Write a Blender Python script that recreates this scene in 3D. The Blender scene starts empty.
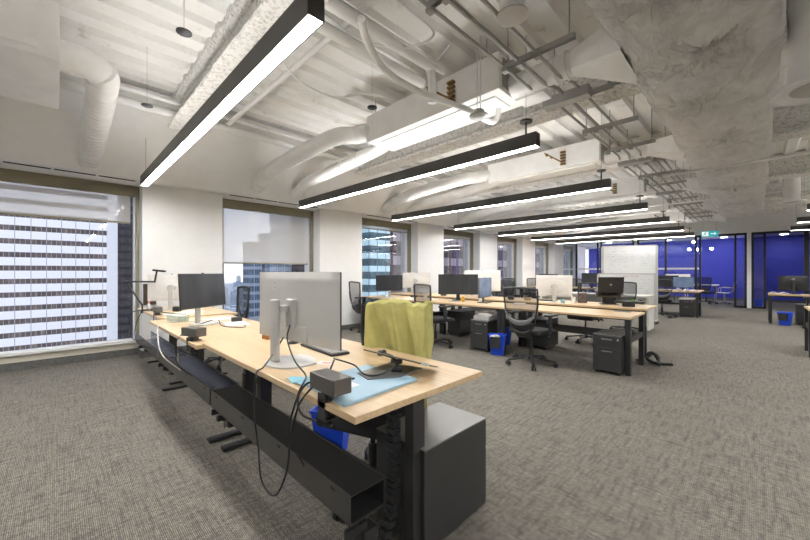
import bpy, bmesh, math, random
from mathutils import Vector, Matrix
random.seed(7)
C = bpy.context.scene.collection
SC = bpy.context.scene
PI = math.pi

# ------------------------------------------------------------------ materials
def newmat(name):
    m = bpy.data.materials.new(name); m.use_nodes = True
    nt = m.node_tree
    return m, nt, nt.nodes['Principled BSDF']
def coords(nt, scale=(1,1,1), obj=True):
    tc = nt.nodes.new('ShaderNodeTexCoord'); mp = nt.nodes.new('ShaderNodeMapping')
    mp.inputs['Scale'].default_value = scale
    nt.links.new(tc.outputs['Object'], mp.inputs['Vector'])
    return mp.outputs['Vector']
def ramp(nt, fac, stops):
    r = nt.nodes.new('ShaderNodeValToRGB'); e = r.color_ramp.elements
    while len(e) < len(stops): e.new(.5)
    for i, (p, c) in enumerate(stops):
        e[i].position = p; e[i].color = (*c, 1) if len(c) == 3 else c
    nt.links.new(fac, r.inputs['Fac']); return r.outputs['Color']
def noise(nt, vec, scale, detail=4, rough=.55):
    n = nt.nodes.new('ShaderNodeTexNoise'); n.inputs['Scale'].default_value = scale
    n.inputs['Detail'].default_value = detail; n.inputs['Roughness'].default_value = rough
    nt.links.new(vec, n.inputs['Vector']); return n.outputs['Fac']
def bump(nt, b, h, strength, dist=.01):
    n = nt.nodes.new('ShaderNodeBump'); n.inputs['Strength'].default_value = strength
    n.inputs['Distance'].default_value = dist
    nt.links.new(h, n.inputs['Height']); nt.links.new(n.outputs['Normal'], b.inputs['Normal'])
def mixc(nt, fac, a, b, mode='MIX'):
    m = nt.nodes.new('ShaderNodeMix'); m.data_type = 'RGBA'; m.blend_type = mode
    for s, v in ((0, fac), (6, a), (7, b)):
        if isinstance(v, (int, float)): m.inputs[s].default_value = v
        elif isinstance(v, tuple): m.inputs[s].default_value = (*v, 1)
        else: nt.links.new(v, m.inputs[s])
    return m.outputs[2]
def mathn(nt, op, a, b=0.0):
    m = nt.nodes.new('ShaderNodeMath'); m.operation = op
    for i, v in enumerate((a, b)):
        if isinstance(v, (int, float)): m.inputs[i].default_value = v
        else: nt.links.new(v, m.inputs[i])
    return m.outputs[0]
def mat(name, col, rough=.5, metal=0, var=.06, vs=8, bm=0, bs=60, emit=0, spec=None):
    m, nt, b = newmat(name)
    v = coords(nt)
    if var > 0:
        f = noise(nt, v, vs, 3)
        c = ramp(nt, f, [(.3, tuple(x*(1-var) for x in col)), (.7, tuple(min(1, x*(1+var)) for x in col))])
        nt.links.new(c, b.inputs['Base Color'])
    else: b.inputs['Base Color'].default_value = (*col, 1)
    b.inputs['Roughness'].default_value = rough; b.inputs['Metallic'].default_value = metal
    if spec is not None: b.inputs['Specular IOR Level'].default_value = spec
    if bm: bump(nt, b, noise(nt, v, bs, 2), bm, .003)
    if emit:
        b.inputs['Emission Color'].default_value = (*col, 1); b.inputs['Emission Strength'].default_value = emit
    return m
def see_through(name, col, alpha, rough=.6, trans=0):
    m, nt, b = newmat(name)
    b.inputs['Base Color'].default_value = (*col, 1); b.inputs['Roughness'].default_value = rough
    t = nt.nodes.new('ShaderNodeBsdfTransparent'); x = nt.nodes.new('ShaderNodeMixShader')
    x.inputs[0].default_value = alpha
    src = b.outputs[0]
    if trans:
        tl = nt.nodes.new('ShaderNodeBsdfTranslucent'); tl.inputs[0].default_value = (*col, 1)
        y = nt.nodes.new('ShaderNodeMixShader'); y.inputs[0].default_value = trans
        nt.links.new(src, y.inputs[1]); nt.links.new(tl.outputs[0], y.inputs[2]); src = y.outputs[0]
    nt.links.new(t.outputs[0], x.inputs[1]); nt.links.new(src, x.inputs[2])
    nt.links.new(x.outputs[0], nt.nodes['Material Output'].inputs['Surface'])
    return m

M = {}
M['wall'] = mat('wall_paint', (.80,.80,.79), .7, var=.015, bm=.05, bs=200)
M['soffit'] = mat('soffit_paint', (.86,.86,.85), .75, var=.02)
M['white_paint'] = mat('white_duct_paint', (.85,.845,.83), .5, var=.05, vs=5, bm=.05, bs=30)
M['deck'] = None
def deck_mat():
    m, nt, b = newmat('painted_deck'); v = coords(nt)
    n1 = noise(nt, v, 2.2, 6, .7); n2 = noise(nt, v, 45, 4, .7)
    c = ramp(nt, n1, [(.40, (.88,.875,.85)), (.60, (.86,.85,.82)), (.72, (.55,.50,.43))])
    sp = ramp(nt, n2, [(.62, (1,1,1)), (.72, (.55,.50,.42))])
    f = mathn(nt, 'MULTIPLY', n1, 1.0)
    c2 = mixc(nt, f, c, sp, 'MULTIPLY')
    nt.links.new(c2, b.inputs['Base Color']); b.inputs['Roughness'].default_value = .7
    bump(nt, b, n2, .4, .004); return m
M['deck'] = deck_mat()
def fire_mat():
    m, nt, b = newmat('sprayed_fireproofing'); v = coords(nt)
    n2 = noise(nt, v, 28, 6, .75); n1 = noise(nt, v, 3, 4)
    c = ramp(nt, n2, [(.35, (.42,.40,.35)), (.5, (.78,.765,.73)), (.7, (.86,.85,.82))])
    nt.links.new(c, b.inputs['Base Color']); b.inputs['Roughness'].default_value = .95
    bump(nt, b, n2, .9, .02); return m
M['fire'] = fire_mat()
def wrap_mat():
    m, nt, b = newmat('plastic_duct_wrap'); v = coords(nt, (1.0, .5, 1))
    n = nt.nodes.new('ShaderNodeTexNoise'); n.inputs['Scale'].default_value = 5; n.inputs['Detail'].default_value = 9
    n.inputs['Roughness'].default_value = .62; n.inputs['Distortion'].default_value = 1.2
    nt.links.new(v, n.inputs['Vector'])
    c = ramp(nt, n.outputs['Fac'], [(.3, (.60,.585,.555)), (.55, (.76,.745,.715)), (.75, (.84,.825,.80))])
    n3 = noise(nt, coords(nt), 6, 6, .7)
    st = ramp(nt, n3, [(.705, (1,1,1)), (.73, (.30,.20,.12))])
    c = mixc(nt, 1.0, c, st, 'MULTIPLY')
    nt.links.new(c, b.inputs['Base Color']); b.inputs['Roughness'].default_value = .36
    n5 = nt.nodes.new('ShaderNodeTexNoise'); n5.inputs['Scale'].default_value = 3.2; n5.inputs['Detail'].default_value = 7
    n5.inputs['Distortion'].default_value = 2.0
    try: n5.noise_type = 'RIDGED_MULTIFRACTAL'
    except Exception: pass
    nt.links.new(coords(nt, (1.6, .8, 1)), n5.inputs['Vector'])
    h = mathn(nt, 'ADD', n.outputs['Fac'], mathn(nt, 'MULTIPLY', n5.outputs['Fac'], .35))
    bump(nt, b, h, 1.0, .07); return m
M['wrap'] = wrap_mat()
def carpet_mat():
    m, nt, b = newmat('woven_carpet')
    v = coords(nt)
    # rows of small tufts running across, pale streaks running along the room
    br = nt.nodes.new('ShaderNodeTexBrick')
    br.inputs['Scale'].default_value = 1
    br.inputs['Brick Width'].default_value = .017; br.inputs['Row Height'].default_value = .008
    br.inputs['Mortar Size'].default_value = .0016; br.inputs['Mortar Smooth'].default_value = .6
    br.inputs['Color1'].default_value = (.46,.44,.405,1); br.inputs['Color2'].default_value = (.27,.26,.24,1)
    br.inputs['Mortar'].default_value = (.13,.127,.12,1); br.inputs['Bias'].default_value = -.1
    nt.links.new(v, br.inputs['Vector'])
    s1 = noise(nt, coords(nt, (3.2, 70, 1)), 1, 3, .6)
    s2 = noise(nt, coords(nt, (45, 5, 1)), 1, 3, .6)
    s3 = noise(nt, coords(nt, (240, 240, 1)), 1, 2, .6)
    s4 = noise(nt, v, .8, 2)
    k1 = ramp(nt, s1, [(.32, (.70,.70,.70)), (.55, (1,1,1)), (.72, (1.0,.97,.90))])
    k2 = ramp(nt, s2, [(.34, (.66,.66,.67)), (.52, (.93,.93,.93)), (.68, (1,1,1))])
    k3 = ramp(nt, s3, [(.3, (.55,.55,.55)), (.7, (1,1,1))])
    k4 = ramp(nt, s4, [(.35, (.92,.92,.92)), (.65, (1,1,1))])
    c = mixc(nt, 1.0, br.outputs['Color'], k1, 'MULTIPLY'); c = mixc(nt, 1.0, c, k2, 'MULTIPLY')
    c = mixc(nt, 1.0, c, k3, 'MULTIPLY'); c = mixc(nt, 1.0, c, k4, 'MULTIPLY')
    g = mixc(nt, 1.0, c, (1.0,.965,.90), 'MULTIPLY')
    nt.links.new(g, b.inputs['Base Color']); b.inputs['Roughness'].default_value = .95
    b.inputs['Specular IOR Level'].default_value = .15
    bump(nt, b, br.outputs['Fac'], -.4, .004)
    return m
M['carpet'] = carpet_mat()
def wood_mat(name, c1, c2):
    m, nt, b = newmat(name)
    a = noise(nt, coords(nt, (1.2, 26, 26)), 1, 5, .6); d = noise(nt, coords(nt, (2, 90, 90)), 1, 3, .6)
    c = ramp(nt, a, [(.3, c1), (.7, c2)])
    c = mixc(nt, .35, c, ramp(nt, d, [(.35, tuple(x*.78 for x in c1)), (.65, c2)]))
    nt.links.new(c, b.inputs['Base Color']); b.inputs['Roughness'].default_value = .36
    return m
M['wood'] = wood_mat('light_oak_laminate', (.55,.385,.215), (.69,.515,.315))
M['black'] = mat('black_powder_coat', (.022,.022,.023), .42, .0, var=.1)
M['black_soft'] = mat('black_plastic', (.022,.022,.024), .5, var=.1)
M['charcoal'] = mat('charcoal_metal', (.045,.045,.046), .42, .3, var=.08, bm=.05, bs=150)
M['charcoal_lt'] = mat('graphite_top', (.22,.215,.21), .35, .5, var=.05)
M['module'] = mat('module_grey', (.13,.122,.115), .4, .4, var=.05)
M['tray'] = mat('tray_metal', (.085,.083,.08), .38, .6, var=.08)
M['tray_in'] = mat('tray_inside_metal', (.17,.175,.185), .20, .9, var=.15, vs=4)
M['fabric'] = mat('black_seat_fabric', (.025,.025,.027), .9, var=.2, vs=80, bm=.3, bs=250)
M['mesh'] = see_through('chair_mesh', (.018,.018,.02), .60)
M['grey_plastic'] = mat('grey_lumbar_plastic', (.16,.16,.165), .4, var=.05)
M['silver'] = mat('silver_plastic', (.52,.515,.50), .38, .25, var=.04)
M['monback'] = mat('pale_monitor_shell', (.58,.565,.535), .42, .15, var=.03, vs=3)
M['monwhite'] = mat('white_monitor_shell', (.70,.685,.66), .45, .05, var=.03, vs=3)
M['monblack'] = mat('black_monitor_shell', (.02,.02,.022), .35, var=.1)
M['logo'] = mat('logo_grey', (.80,.79,.77), .3, .4, var=0)
def screen_mat(name, c1, c2):
    m, nt, b = newmat(name); v = coords(nt, (2.4, 1, .4))
    c = ramp(nt, noise(nt, v, 1.6, 2), [(.35, c1), (.65, c2)])
    nt.links.new(c, b.inputs['Base Color']); b.inputs['Roughness'].default_value = .16
    return m
M['screen'] = screen_mat('dark_screen', (.035,.037,.042), (.055,.058,.066))
M['screen_blue'] = mat('blue_reflection_screen', (.16,.23,.38), .12, var=.25, vs=4)  # blue of a reflected window put into the screen's base colour
M['key'] = mat('grey_keys', (.30,.295,.285), .5, var=.05)
M['blue_bin'] = mat('blue_bin_plastic', (.012,.075,.70), .38, var=.04)
M['liner'] = mat('grey_bin_liner', (.45,.45,.44), .4, var=.4, vs=30)
M['folder'] = mat('pale_blue_folder', (.33,.50,.62), .5, var=.08, vs=6)
M['paper'] = mat('white_paper', (.80,.79,.77), .7, var=.03)
M['cloth_blue'] = mat('light_blue_wipe', (.28,.55,.68), .7, var=.1)
M['card_red'] = mat('card_print', (.65,.28,.24), .6, var=.3, vs=90)
M['towel'] = mat('olive_green_cloth', (.50,.47,.17), .95, var=.10, vs=14, bm=.5, bs=260)
M['frame_tan'] = mat('bronze_window_frame', (.27,.24,.165), .45, .2, var=.05)
M['sill'] = mat('cream_sill', (.64,.60,.51), .5, var=.02)
M['white_trim'] = mat('white_trim', (.78,.78,.77), .4, var=.02)
M['baseboard'] = mat('grey_baseboard', (.115,.113,.108), .8, var=.25, vs=40)
M['slot'] = mat('dark_slot', (.03,.03,.03), .8, var=0)
M['blind'] = see_through('blind_fabric', (.90,.87,.81), .42, .9, .35)
M['blue_wall'] = mat('blue_wall_paint', (.05,.065,.50), .6, var=.03, vs=2)
M['frame_black'] = mat('black_glazing_frame', (.012,.012,.013), .4, var=.05)
M['lum'] = mat('luminaire_housing', (.09,.088,.086), .45, .2, var=.08)
M['pipe_grey'] = mat('galvanised_conduit', (.40,.39,.37), .42, .35, var=.1)
M['brass'] = mat('brass_valve', (.26,.16,.06), .4, .6, var=.3, vs=60)
M['dark_red'] = mat('red_wire', (.5,.04,.03), .5, var=0)
M['cable'] = mat('black_cable', (.012,.012,.013), .45, var=0)
M['cable_lt'] = mat('pale_grey_cable', (.60,.58,.54), .5, var=0)
M['yellow'] = mat('yellow_rubber', (.85,.52,.05), .5, var=.05)
M['brown'] = mat('dark_brown_print', (.09,.062,.055), .5, var=.5, vs=20)
M['amber'] = mat('amber_wood', (.30,.12,.035), .4, var=.2)
M['wb'] = mat('whiteboard_gloss', (.80,.80,.79), .2, var=.02)
M['wb_frame'] = mat('whiteboard_frame', (.55,.55,.54), .35, .4, var=.03)
M['ink_blue'] = mat('blue_marker', (.25,.30,.52), .6, var=0)
M['ink_green'] = mat('green_marker', (.20,.50,.32), .6, var=0)
M['ink_red'] = mat('red_marker', (.62,.15,.12), .6, var=0)
M['cabinet_white'] = mat('white_laminate', (.66,.645,.60), .45, var=.02)
M['dark_bronze'] = mat('dark_bronze', (.10,.08,.06), .4, .5, var=.2)
M['teal'] = mat('exit_sign_teal', (.015,.22,.24), .5, var=0, emit=.35)
M['sign_white'] = mat('exit_sign_white', (.9,.95,.93), .5, var=0, emit=.15)
def emat(name, col, s):
    m, nt, b = newmat(name)
    e = nt.nodes.new('ShaderNodeEmission'); e.inputs[0].default_value = (*col, 1); e.inputs[1].default_value = s
    nt.links.new(e.outputs[0], nt.nodes['Material Output'].inputs['Surface']); return m
M['lens'] = emat('luminaire_lens', (1,.985,.965), 15.5)
M['uplens'] = emat('luminaire_uplight', (1,.985,.965), 4.2)
M['disc'] = emat('fill_downlight_disc', (1,.98,.96), 17)  # glow of the lights added in the meeting rooms
M['globe'] = emat('globe_glow', (1,.97,.92), 16)
def glass_mat(name, tint=(1,1,1), refl=.08):
    m, nt, b = newmat(name)
    t = nt.nodes.new('ShaderNodeBsdfTransparent'); t.inputs[0].default_value = (*tint, 1)
    g = nt.nodes.new('ShaderNodeBsdfGlossy'); g.inputs['Roughness'].default_value = .02
    fr = nt.nodes.new('ShaderNodeFresnel'); fr.inputs['IOR'].default_value = 1.45
    x = nt.nodes.new('ShaderNodeMixShader')
    nt.links.new(mathn(nt, 'MULTIPLY', fr.outputs[0], refl), x.inputs[0])
    nt.links.new(t.outputs[0], x.inputs[1]); nt.links.new(g.outputs[0], x.inputs[2])
    nt.links.new(x.outputs[0], nt.nodes['Material Output'].inputs['Surface']); return m
M['glass'] = glass_mat('window_glass', (.94,.96,.98), .6)
M['pglass'] = glass_mat('partition_glass', (.95,.97,1.0), 1.3)
def facade(name, band, win, rows, mull, mcol, frac=.55, rowh=3.8, colw=4.2, glassvar=.5):
    """tower front: bands of panels between strips of window, all from real metre sizes"""
    m, nt, b = newmat(name); tc = nt.nodes.new('ShaderNodeTexCoord'); sp = nt.nodes.new('ShaderNodeSeparateXYZ')
    nt.links.new(tc.outputs['Object'], sp.inputs[0])
    zf = mathn(nt, 'FRACT', mathn(nt, 'DIVIDE', sp.outputs[2], rowh))
    hz = mathn(nt, 'ADD', sp.outputs[0], sp.outputs[1])
    yf = mathn(nt, 'FRACT', mathn(nt, 'DIVIDE', hz, colw))
    inband = mathn(nt, 'LESS_THAN', zf, frac)
    isma = mathn(nt, 'LESS_THAN', yf, mull)
    br = noise(nt, coords(nt, (.6, .6, .26)), 1, 3, .7)
    wc = ramp(nt, br, [(.35, tuple(x*(1-glassvar) for x in win)), (.55, win), (.72, tuple(min(1, x*(1+2*glassvar)) for x in win))])
    sub = mathn(nt, 'LESS_THAN', mathn(nt, 'FRACT', mathn(nt, 'DIVIDE', hz, colw/3)), .10)
    wc = mixc(nt, sub, wc, mcol)
    c = mixc(nt, inband, wc, band); c = mixc(nt, isma, c, mcol)
    nt.links.new(c, b.inputs['Base Color'])
    r = mixc(nt, inband, (.15,.15,.15), (.6,.6,.6)); nt.links.new(r, b.inputs['Roughness'])
    return m
M['f_white'] = facade('banded_white_tower', (.95,.93,.94), (.12,.085,.075), 0,   .05, (.34,.36,.40), .61, 3.62, 3.0)
M['f_brown'] = facade('dark_brown_tower', (.06,.045,.05), (.03,.035,.05), 0, .2, (.075,.05,.05), .4, 3.4, 2.4)
M['f_teal'] = facade('teal_glass_block', (.60,.80,.84), (.06,.13,.16), 0, .07, (.16,.13,.14), .45, 3.9, 3.4)
M['f_redbrown'] = facade('red_brown_block', (.50,.44,.48), (.10,.08,.085), 0, .22, (.24,.13,.12), .38, 7.4, 4.2)
M['f_glass'] = facade('blue_grey_glass_tower', (.52,.60,.70), (.16,.23,.31), 0, .12, (.60,.66,.74), .35, 3.6, 3.0, .35)
M['f_pale'] = facade('pale_city_block', (.80,.77,.74), (.34,.37,.42), 0, .2, (.50,.48,.46), .5, 3.2, 3.4)
M['f_glass2'] = facade('grey_stepped_tower', (.45,.50,.58), (.22,.28,.36), 0, .1, (.55,.60,.66), .4, 3.8, 2.8, .3)
M['city'] = mat('city_ground', (.42,.44,.48), .9, var=.6, vs=.03)
M['court'] = mat('lower_roof', (.36,.38,.40), .8, var=.3, vs=.1)

# ------------------------------------------------------------------ mesh helpers
def T(x, y, z): return Matrix.Translation((x, y, z))
def RZ(a): return Matrix.Rotation(a, 4, 'Z')
def RX(a): return Matrix.Rotation(a, 4, 'X')
def RY(a): return Matrix.Rotation(a, 4, 'Y')
class MB:
    def __init__(s): s.bm = bmesh.new(); s.smooth = False
    def box(s, x0, x1, y0, y1, z0, z1, bev=0, m=None, seg=2):
        r = bmesh.ops.create_cube(s.bm, size=1)
        vs = r['verts']
        for v in vs: v.co = Vector(((x0+x1)/2+v.co.x*(x1-x0), (y0+y1)/2+v.co.y*(y1-y0), (z0+z1)/2+v.co.z*(z1-z0)))
        if bev:
            es = list({e for v in vs for e in v.link_edges})
            rr = bmesh.ops.bevel(s.bm, geom=vs+es, offset=bev, segments=seg, affect='EDGES', profile=.5)
            vs = list({v for f in rr['faces'] for v in f.verts} | {v for v in vs if v.is_valid})
        if m is not None: bmesh.ops.transform(s.bm, matrix=m, verts=[v for v in vs if v.is_valid])
        return s
    def cyl(s, p0, p1, r0, r1=None, n=20, cap=True):
        p0 = Vector(p0); p1 = Vector(p1); r1 = r0 if r1 is None else r1
        d = p1-p0; q = d.to_track_quat('Z', 'Y').to_matrix().to_4x4()
        bmesh.ops.create_cone(s.bm, cap_ends=cap, segments=n, radius1=r0, radius2=r1, depth=d.length, matrix=Matrix.Translation((p0+p1)/2) @ q)
        return s
    def sph(s, c, r, sc=(1,1,1), n=16):
        bmesh.ops.create_uvsphere(s.bm, u_segments=n, v_segments=n//2, radius=r, matrix=T(*c) @ Matrix.Diagonal((*sc, 1)))
        return s
    def lathe(s, prof, c=(0,0,0), n=28, m=None):
        rings = []
        for r, z in prof:
            rings.append([s.bm.verts.new((c[0]+r*math.cos(2*PI*i/n), c[1]+r*math.sin(2*PI*i/n), c[2]+z)) for i in range(n)])
        for a, b in zip(rings, rings[1:]):
            for i in range(n): s.bm.faces.new((a[i], a[(i+1) % n], b[(i+1) % n], b[i]))
        closed = prof[0] == prof[-1]
        if prof[0][0] > 1e-4 and not closed: s.bm.faces.new(rings[0][::-1])
        if prof[-1][0] > 1e-4 and not closed: s.bm.faces.new(rings[-1])
        if m is not None: bmesh.ops.transform(s.bm, matrix=m, verts=[v for r in rings for v in r])
        return s
    def tube(s, pts, r, n=8, cap=True, spline=0, flat=None):
        pts = [Vector(p) for p in pts]
        if spline:
            q = [pts[0]*2-pts[1]]+pts+[pts[-1]*2-pts[-2]]; out = []
            for i in range(1, len(q)-2):
                for k in range(spline):
                    t = k/spline; a, b, c, d = q[i-1], q[i], q[i+1], q[i+2]
                    out.append(.5*((2*b)+(c-a)*t+(2*a-5*b+4*c-d)*t*t+(3*b-a-3*c+d)*t**3))
            out.append(pts[-1]); pts = out
        rr = r if isinstance(r, (list, tuple)) else None
        up = Vector((0, 0, 1)); rings = []; prev = None
        for i, p in enumerate(pts):
            d = (pts[min(i+1, len(pts)-1)]-pts[max(i-1, 0)]).normalized()
            if prev is None:
                a = up.cross(d)
                if a.length < .1: a = Vector((1, 0, 0)).cross(d)
                a.normalize()
            else:
                a = prev-d*prev.dot(d); a.normalize()
            prev = a; b = d.cross(a)
            rad = r if rr is None else rr[0]+(rr[1]-rr[0])*i/(len(pts)-1)
            fa, fb = (rad, rad) if flat is None else flat
            rings.append([s.bm.verts.new(p+a*fa*math.cos(2*PI*k/n)+b*fb*math.sin(2*PI*k/n)) for k in range(n)])
        for a, b in zip(rings, rings[1:]):
            for i in range(n): s.bm.faces.new((a[i], a[(i+1) % n], b[(i+1) % n], b[i]))
        if cap: s.bm.faces.new(rings[0][::-1]); s.bm.faces.new(rings[-1])
        return s
    def prism(s, poly, z0, z1, m=None):
        a = [s.bm.verts.new((x, y, z0)) for x, y in poly]; b = [s.bm.verts.new((x, y, z1)) for x, y in poly]
        n = len(poly)
        s.bm.faces.new(a[::-1]); s.bm.faces.new(b)
        for i in range(n): s.bm.faces.new((a[i], a[(i+1) % n], b[(i+1) % n], b[i]))
        if m is not None: bmesh.ops.transform(s.bm, matrix=m, verts=a+b)
        return s
    def grid(s, fn, nu, nv, th=0):
        g = [[s.bm.verts.new(fn(i/nu, j/nv)) for j in range(nv+1)] for i in range(nu+1)]
        for i in range(nu):
            for j in range(nv): s.bm.faces.new((g[i][j], g[i+1][j], g[i+1][j+1], g[i][j+1]))
        return s
    def build(s, name, m, parent=None, smooth=False, solid=0):
        bmesh.ops.recalc_face_normals(s.bm, faces=s.bm.faces)
        me = bpy.data.meshes.new(name); s.bm.to_mesh(me); s.bm.free()
        me.materials.append(m)
        o = bpy.data.objects.new(name, me); C.objects.link(o)
        if smooth:
            for p in me.polygons: p.use_smooth = True
            try: me.set_sharp_from_angle(angle=math.radians(40))
            except Exception: pass
        if solid:
            md = o.modifiers.new('thick', 'SOLIDIFY'); md.thickness = solid; md.offset = 0
        if parent: o.parent = parent
        return o
def B(*a, **k): return MB().box(*a, **k)
def tag(o, label, cat, group=None, kind=None):
    if label: o['label'] = label
    if cat: o['category'] = cat
    if group: o['group'] = group
    if kind: o['kind'] = kind
    return o
def thing(name, label, cat, loc=(0,0,0), rz=0, group=None):
    o = bpy.data.objects.new(name, None); C.objects.link(o); o.empty_display_size = .1
    o.location = loc; o.rotation_euler = (0, 0, rz)
    return tag(o, label, cat, group)
def struct(o, label, cat='room'):
    o['kind'] = 'structure'; o['label'] = label; o['category'] = cat; return o
def copy_tree(o, parent=None):
    c = o.copy(); C.objects.link(c); c.parent = parent
    for ch in list(o.children): copy_tree(ch, c)
    return c
def place(proto, first, loc, rz, label, group=None):
    o = proto if first else copy_tree(proto)
    o.location = loc; o.rotation_euler = (0, 0, rz); o['label'] = label
    if group: o['group'] = group
    return o

# ------------------------------------------------------------------ room
WX = -6.9          # window plane
PX = -6.55         # pier faces
EY = 17.6          # glazed end wall
RX1 = 7.5; BY = -4.2; DECK = 3.62
struct(B(WX-.4, RX1, BY, 22.2, -.15, 0).build('floor', M['carpet']), 'grey woven carpet floor with fine pale streaks', 'floor')
# corrugated deck
mb = MB(); prof = []; x = -5.6
while x < RX1:
    prof += [(x, DECK), (x+.13, DECK), (x+.16, DECK+.055), (x+.27, DECK+.055), (x+.30, DECK)]; x += .30
vs0 = [mb.bm.verts.new((a, BY, z)) for a, z in prof]; vs1 = [mb.bm.verts.new((a, EY, z)) for a, z in prof]
for i in range(len(prof)-1):
    if (Vector(prof[i])-Vector(prof[i+1])).length > 1e-5: mb.bm.faces.new((vs0[i], vs0[i+1], vs1[i+1], vs1[i]))
ceil_o = mb.build('ceiling', M['deck'], solid=.01); struct(ceil_o, 'white painted corrugated metal deck ceiling', 'ceiling')
struct(B(WX-.4, RX1, BY, 22.2, DECK+.07, DECK+.2).build('ceiling_slab', M['deck']), 'slab above the corrugated ceiling deck', 'ceiling')
# piers & window wall
NP = range(-2, 7)
P0, PW, PP = .92, 1.13, 3.05
HEAD = 2.63
for k in NP:
    y = P0+k*PP
    pr = B(WX-.3, PX, y, y+PW, 0, 2.66, bev=.004).build('wall_pier', M['wall'])
    struct(pr, 'white wall pier number %d between the windows' % (k+3), 'wall')
wl = MB()
wl.box(WX-.3, WX, BY, 22.0, 0, .2)
wl.box(WX-.3, WX, BY, 22.0, HEAD, 3.7)
struct(wl.build('wall_left', M['sill']), 'cream low wall and head above and below the windows', 'wall')
# sloped soffit
mb = MB()
mb.prism([(WX, HEAD), (-6.38, 2.655), (-5.55, 3.50), (-5.55, 3.66), (-6.95, 3.66), (-6.95, HEAD)], 0, 1)
for v in mb.bm.verts: v.co = Vector((v.co.x, BY+(22.0-BY)*v.co.z, v.co.y))
struct(mb.build('wall_soffit', M['soffit']), 'smooth white sloping soffit above the windows', 'ceiling')
# baseboards
for k in NP:
    y = P0+k*PP
    struct(B(PX, PX+.012, y-.012, y+PW+.012, 0, .105).build('baseboard_left', M['baseboard']), 'dark baseboard along the pier face', 'baseboard')
    struct(B(WX, PX, y-.012, y, 0, .105).build('baseboard_left', M['baseboard']), 'dark baseboard on the side of the pier', 'baseboard')
    struct(B(WX, WX+.012, y-PP+PW, y, 0, .105).build('baseboard_left', M['baseboard']), 'dark baseboard under the window', 'baseboard')
struct(B(WX-.4, RX1, BY-.1, BY, 0, 3.7).build('wall_back', M['wall']), 'white wall behind the camera', 'wall')
struct(B(RX1, RX1+.1, BY, 22.2, 0, 3.7).build('wall_right', M['wall']), 'white wall on the far right', 'wall')
# windows
win_names = ['nearest', 'second', 'third', 'fourth', 'fifth', 'sixth', 'seventh', 'eighth', 'ninth']
for i, k in enumerate(range(-2, 6)):
    y0 = P0+k*PP+PW; y1 = P0+(k+1)*PP
    if k == -2: pass
    w = MB()
    fw = .055
    x0, x1 = WX-.12, WX-.02
    w.box(x0, x1, y0, y0+fw, .2, HEAD); w.box(x0, x1, y1-fw, y1, .2, HEAD)
    w.box(x0, x1, y0+fw, y1-fw, HEAD-.06, HEAD); w.box(x0, x1, y0+fw, y1-fw, .2, .25)
    root = w.build('window_%d' % (i+1), M['white_trim']); struct(root, 'white framed office window, bay %d along the wall' % (i+1), 'window')
    t = MB(); t.box(WX-.02, WX+.09, y0+.0, y0+.035, .2, HEAD); t.box(WX-.02, WX+.09, y1-.035, y1, .2, HEAD); t.box(WX-.02, WX+.09, y0+.035, y1-.035, HEAD-.03, HEAD)
    t.build('window_jamb', M['frame_tan'], root)
    B(x0+.04, x0+.05, y0+fw, y1-fw, .25, HEAD-.06).build('window_pane', M['glass'], root)
    s = MB(); s.box(WX-.02, WX+.05, y0+.035, y1-.035, .2, .245, bev=.004)
    s.build('window_sill', M['white_trim'], root)
    # slot diffuser strip in soffit
    d = MB()
    for q in range(4):
        a = y0+.1+q*.44; d.box(-6.50, -6.475, a, a+.41, 2.640, 2.6545)
    tag(d.build('slot_diffuser', M['slot']), 'thin dark slot diffuser in the white soffit above a window', 'air diffuser', 'slot diffusers above the windows')
    # roller blind
    zb = {1: 2.07, 2: 1.48}.get(i, 2.40 if i > 2 else 1.9)
    nm = ['out of frame window behind the camera', 'nearest window, half lowered over the banded tower', 'second window, lowered far over the city', 'third window, only its lower edge showing', 'fourth window, rolled nearly up', 'fifth window, rolled nearly up', 'sixth window, rolled nearly up', 'seventh window inside the glazed meeting room'][i]
    bl = thing('roller_blind', 'beige roller blind at the '+nm, 'roller blind', (WX+.045, (y0+y1)/2, HEAD-.03))
    L = (y1-y0)/2-.045
    B(-.035, .04, -L, L, -.13, 0, bev=.006).build('blind_cassette', M['frame_tan'], bl)
    B(-.004, -.002, -L+.03, L-.06, zb-HEAD+.03, -.12).build('blind_fabric', M['blind'], bl)
    B(-.011, .005, -L+.03, L-.06, zb-HEAD+.005, zb-HEAD+.03, bev=.004).build('bottom_bar', M['frame_tan'], bl)

# fireproofed beams across the deck
for i, y in enumerate([-1.85, 1.2, 4.25, 7.3, 10.35, 13.4, 16.4]):
    mb = MB()
    pr = [(-.15, 3.2), (.15, 3.2), (.165, 3.22), (.15, 3.25), (.06, 3.30), (.055, 3.5), (.12, 3.57), (.12, DECK+.03), (-.12, DECK+.03), (-.12, 3.57), (-.055, 3.5), (-.06, 3.30), (-.15, 3.25), (-.165, 3.22)]
    rg = []
    NX = 160
    for q in range(NX+1):
        xx = -5.5+(RX1+5.5)*q/NX
        rg.append([mb.bm.verts.new((xx, y+a+random.uniform(-.006, .006), z+random.uniform(-.006, .006))) for a, z in pr])
    for a, b in zip(rg, rg[1:]):
        for k in range(len(pr)): mb.bm.faces.new((a[k], a[(k+1) % len(pr)], b[(k+1) % len(pr)], b[k]))
    mb.bm.faces.new(rg[0]); mb.bm.faces.new(rg[-1])
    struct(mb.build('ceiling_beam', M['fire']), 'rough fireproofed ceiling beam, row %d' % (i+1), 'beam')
# beam along the window side
mb = MB(); mb.box(-5.56, -5.40, BY, EY, 3.42, 3.6, bev=.01)
struct(mb.build('ceiling_edge_beam', M['deck']), 'white edge beam along the top of the soffit', 'beam')

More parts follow.
